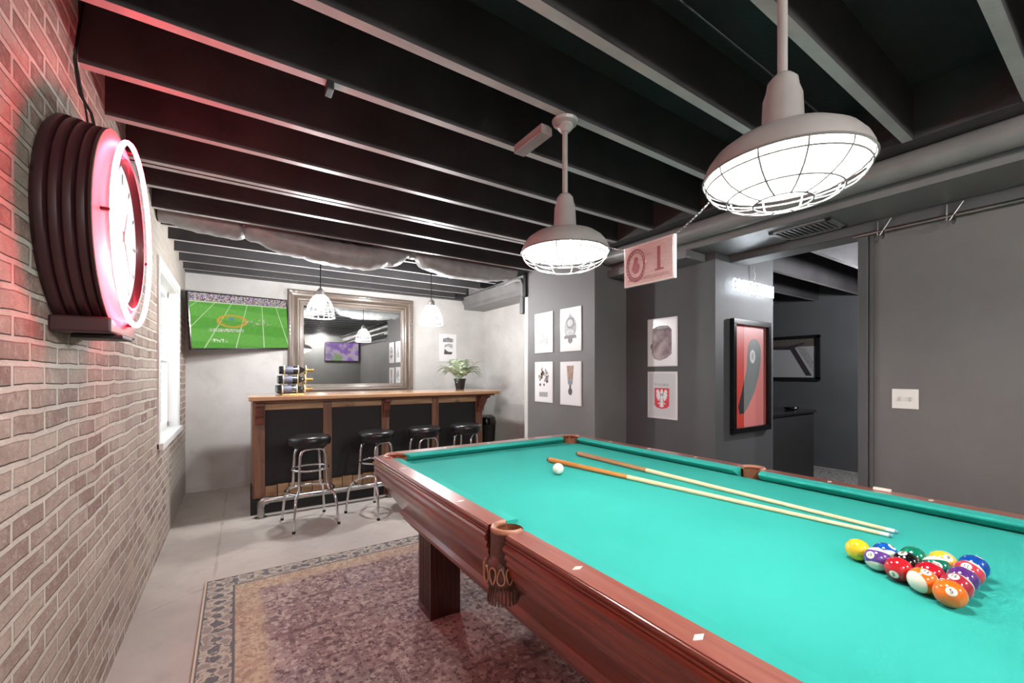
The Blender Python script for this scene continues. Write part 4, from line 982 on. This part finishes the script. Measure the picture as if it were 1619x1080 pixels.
bm=BM(); lathe(bm,[(0,0),(.05,0),(.07,.02),(.075,.03),(.068,.03),(.045,.008),(0,.006)],24); o=obj('small_dish',bm,'chrome',loc=(4.86,2.05,.90),smooth=True); tag(o,'small shiny dish on top of the black cabinet beyond doorway','dish')
o=obj('carpet',bx(5.14,6.6,-.8,4.2,0,.012),'backrug'); tag(o,'grey patterned carpet on the floor beyond the doorway','carpet')
# light switch
t=thing('light_switch','white double light switch plate on the grey wall right of doorway','light switch',(XR,.765,1.136))
bm=BM(); prism(bm,[(-.058,-.057),(.058,-.057),(.058,.057),(-.058,.057)],0,.006,m0); obj('plate',bm,'white',t,bevel=.003)
for s in (-.023,.023):
    bm=BM(); prism(bm,[(s-.0045,-.011),(s+.0045,-.011),(s+.0035,.013),(s-.0035,.013)],.006,.014,m0); obj('toggle',bm,'offwhite',t,bevel=.001)

# rug
bm=BM(); hx,hy=(RX1-RX0)/2,(RY1-RY0)/2
box(bm,-hx,hx,-hy,hy,0,.010)
o=obj('rug',bm,'rug',bevel=.003,loc=((RX0+RX1)/2,(RY0+RY1)/2,.0005)); tag(o,'faded mauve and tan patterned rug under the pool table','rug')
# thin cable on ceiling
bm=BM(); tube(bm,[(-.3,.72,2.352),(.5,.73,2.348),(1.1,.735,2.352),(2.3,.74,2.35)],.003,6); 
o=obj('ceiling_cable',bm,'black'); tag(o,'thin black cable stretched under ceiling beams above the near lamp','cable')
o=obj('beam_clip',bx(.275,.300,1.640,1.70,2.325,2.3585),'black',bevel=.003); tag(o,'small dark clip fixed under a ceiling beam above the rug','clip')

# ---------------------------------------------------------------- fill lamps added behind the viewpoint to brighten the room
def fill_lamp(x,y,label,es):
    t=thing('fill_globe',label,'lamp',(x,y,ZC-.0),group='fill globes added behind the viewpoint')
    bm=BM(); lathe(bm,[(0,.0),(.06,.0),(.065,-.02),(.05,-.03),(0,-.03)],24); obj('base',bm,'white',t,smooth=True)
    bm=BM(); bmesh.ops.create_uvsphere(bm,u_segments=24,v_segments=14,radius=.085)
    for v_ in bm.verts: v_.co.z-=.11
    obj('globe',bm,mat('fill_globe_glow',(255,255,255),.5,emit=(255,251,247),es=es),t,smooth=True)
fill_lamp(.35,-1.24,'added white fill globe on ceiling behind the left end of table',165)
fill_lamp(2.0,-1.6,'added white fill globe on ceiling behind the right end of table',165)
t=thing('fill_globe','added white fill globe on ceiling of room beyond doorway','lamp',(5.2,.9,2.10))  # unseen lamp added to brighten the far room
bm=BM(); bmesh.ops.create_uvsphere(bm,u_segments=24,v_segments=14,radius=.08); obj('globe',bm,mat('fill_globe_glow_far',(255,255,255),.5,emit=(250,250,255),es=250),t,smooth=True)
bm=BM(); tube(bm,[(0,0,.07),(0,0,.499)],.012,12); obj('stem',bm,'white',t)

# daylight through the window
w_=bpy.data.worlds.new('sky'); sc.world=w_; w_.use_nodes=True
bg=w_.node_tree.nodes['Background']; bg.inputs[0].default_value=(.78,.88,1,1); bg.inputs[1].default_value=1.3

# ---------------------------------------------------------------- camera
F_=661.; cxp=809.5; yaw=math.atan((cxp-374)/F_)
cd=bpy.data.cameras.new('camera'); cam=bpy.data.objects.new('camera',cd); COL.objects.link(cam)
cd.sensor_width=36; cd.sensor_fit='HORIZONTAL'; cd.lens=36*F_/1619; cd.shift_x=0; cd.shift_y=(590-540)/1619; cd.clip_start=.02
cam.location=(0,0,1.285); cam.rotation_euler=(PI/2,0,-yaw)
sc.camera=cam
vs=sc.view_settings; vs.view_transform='Standard'; vs.look='None'; vs.exposure=1.25; vs.gamma=1; vs.use_curve_mapping=False
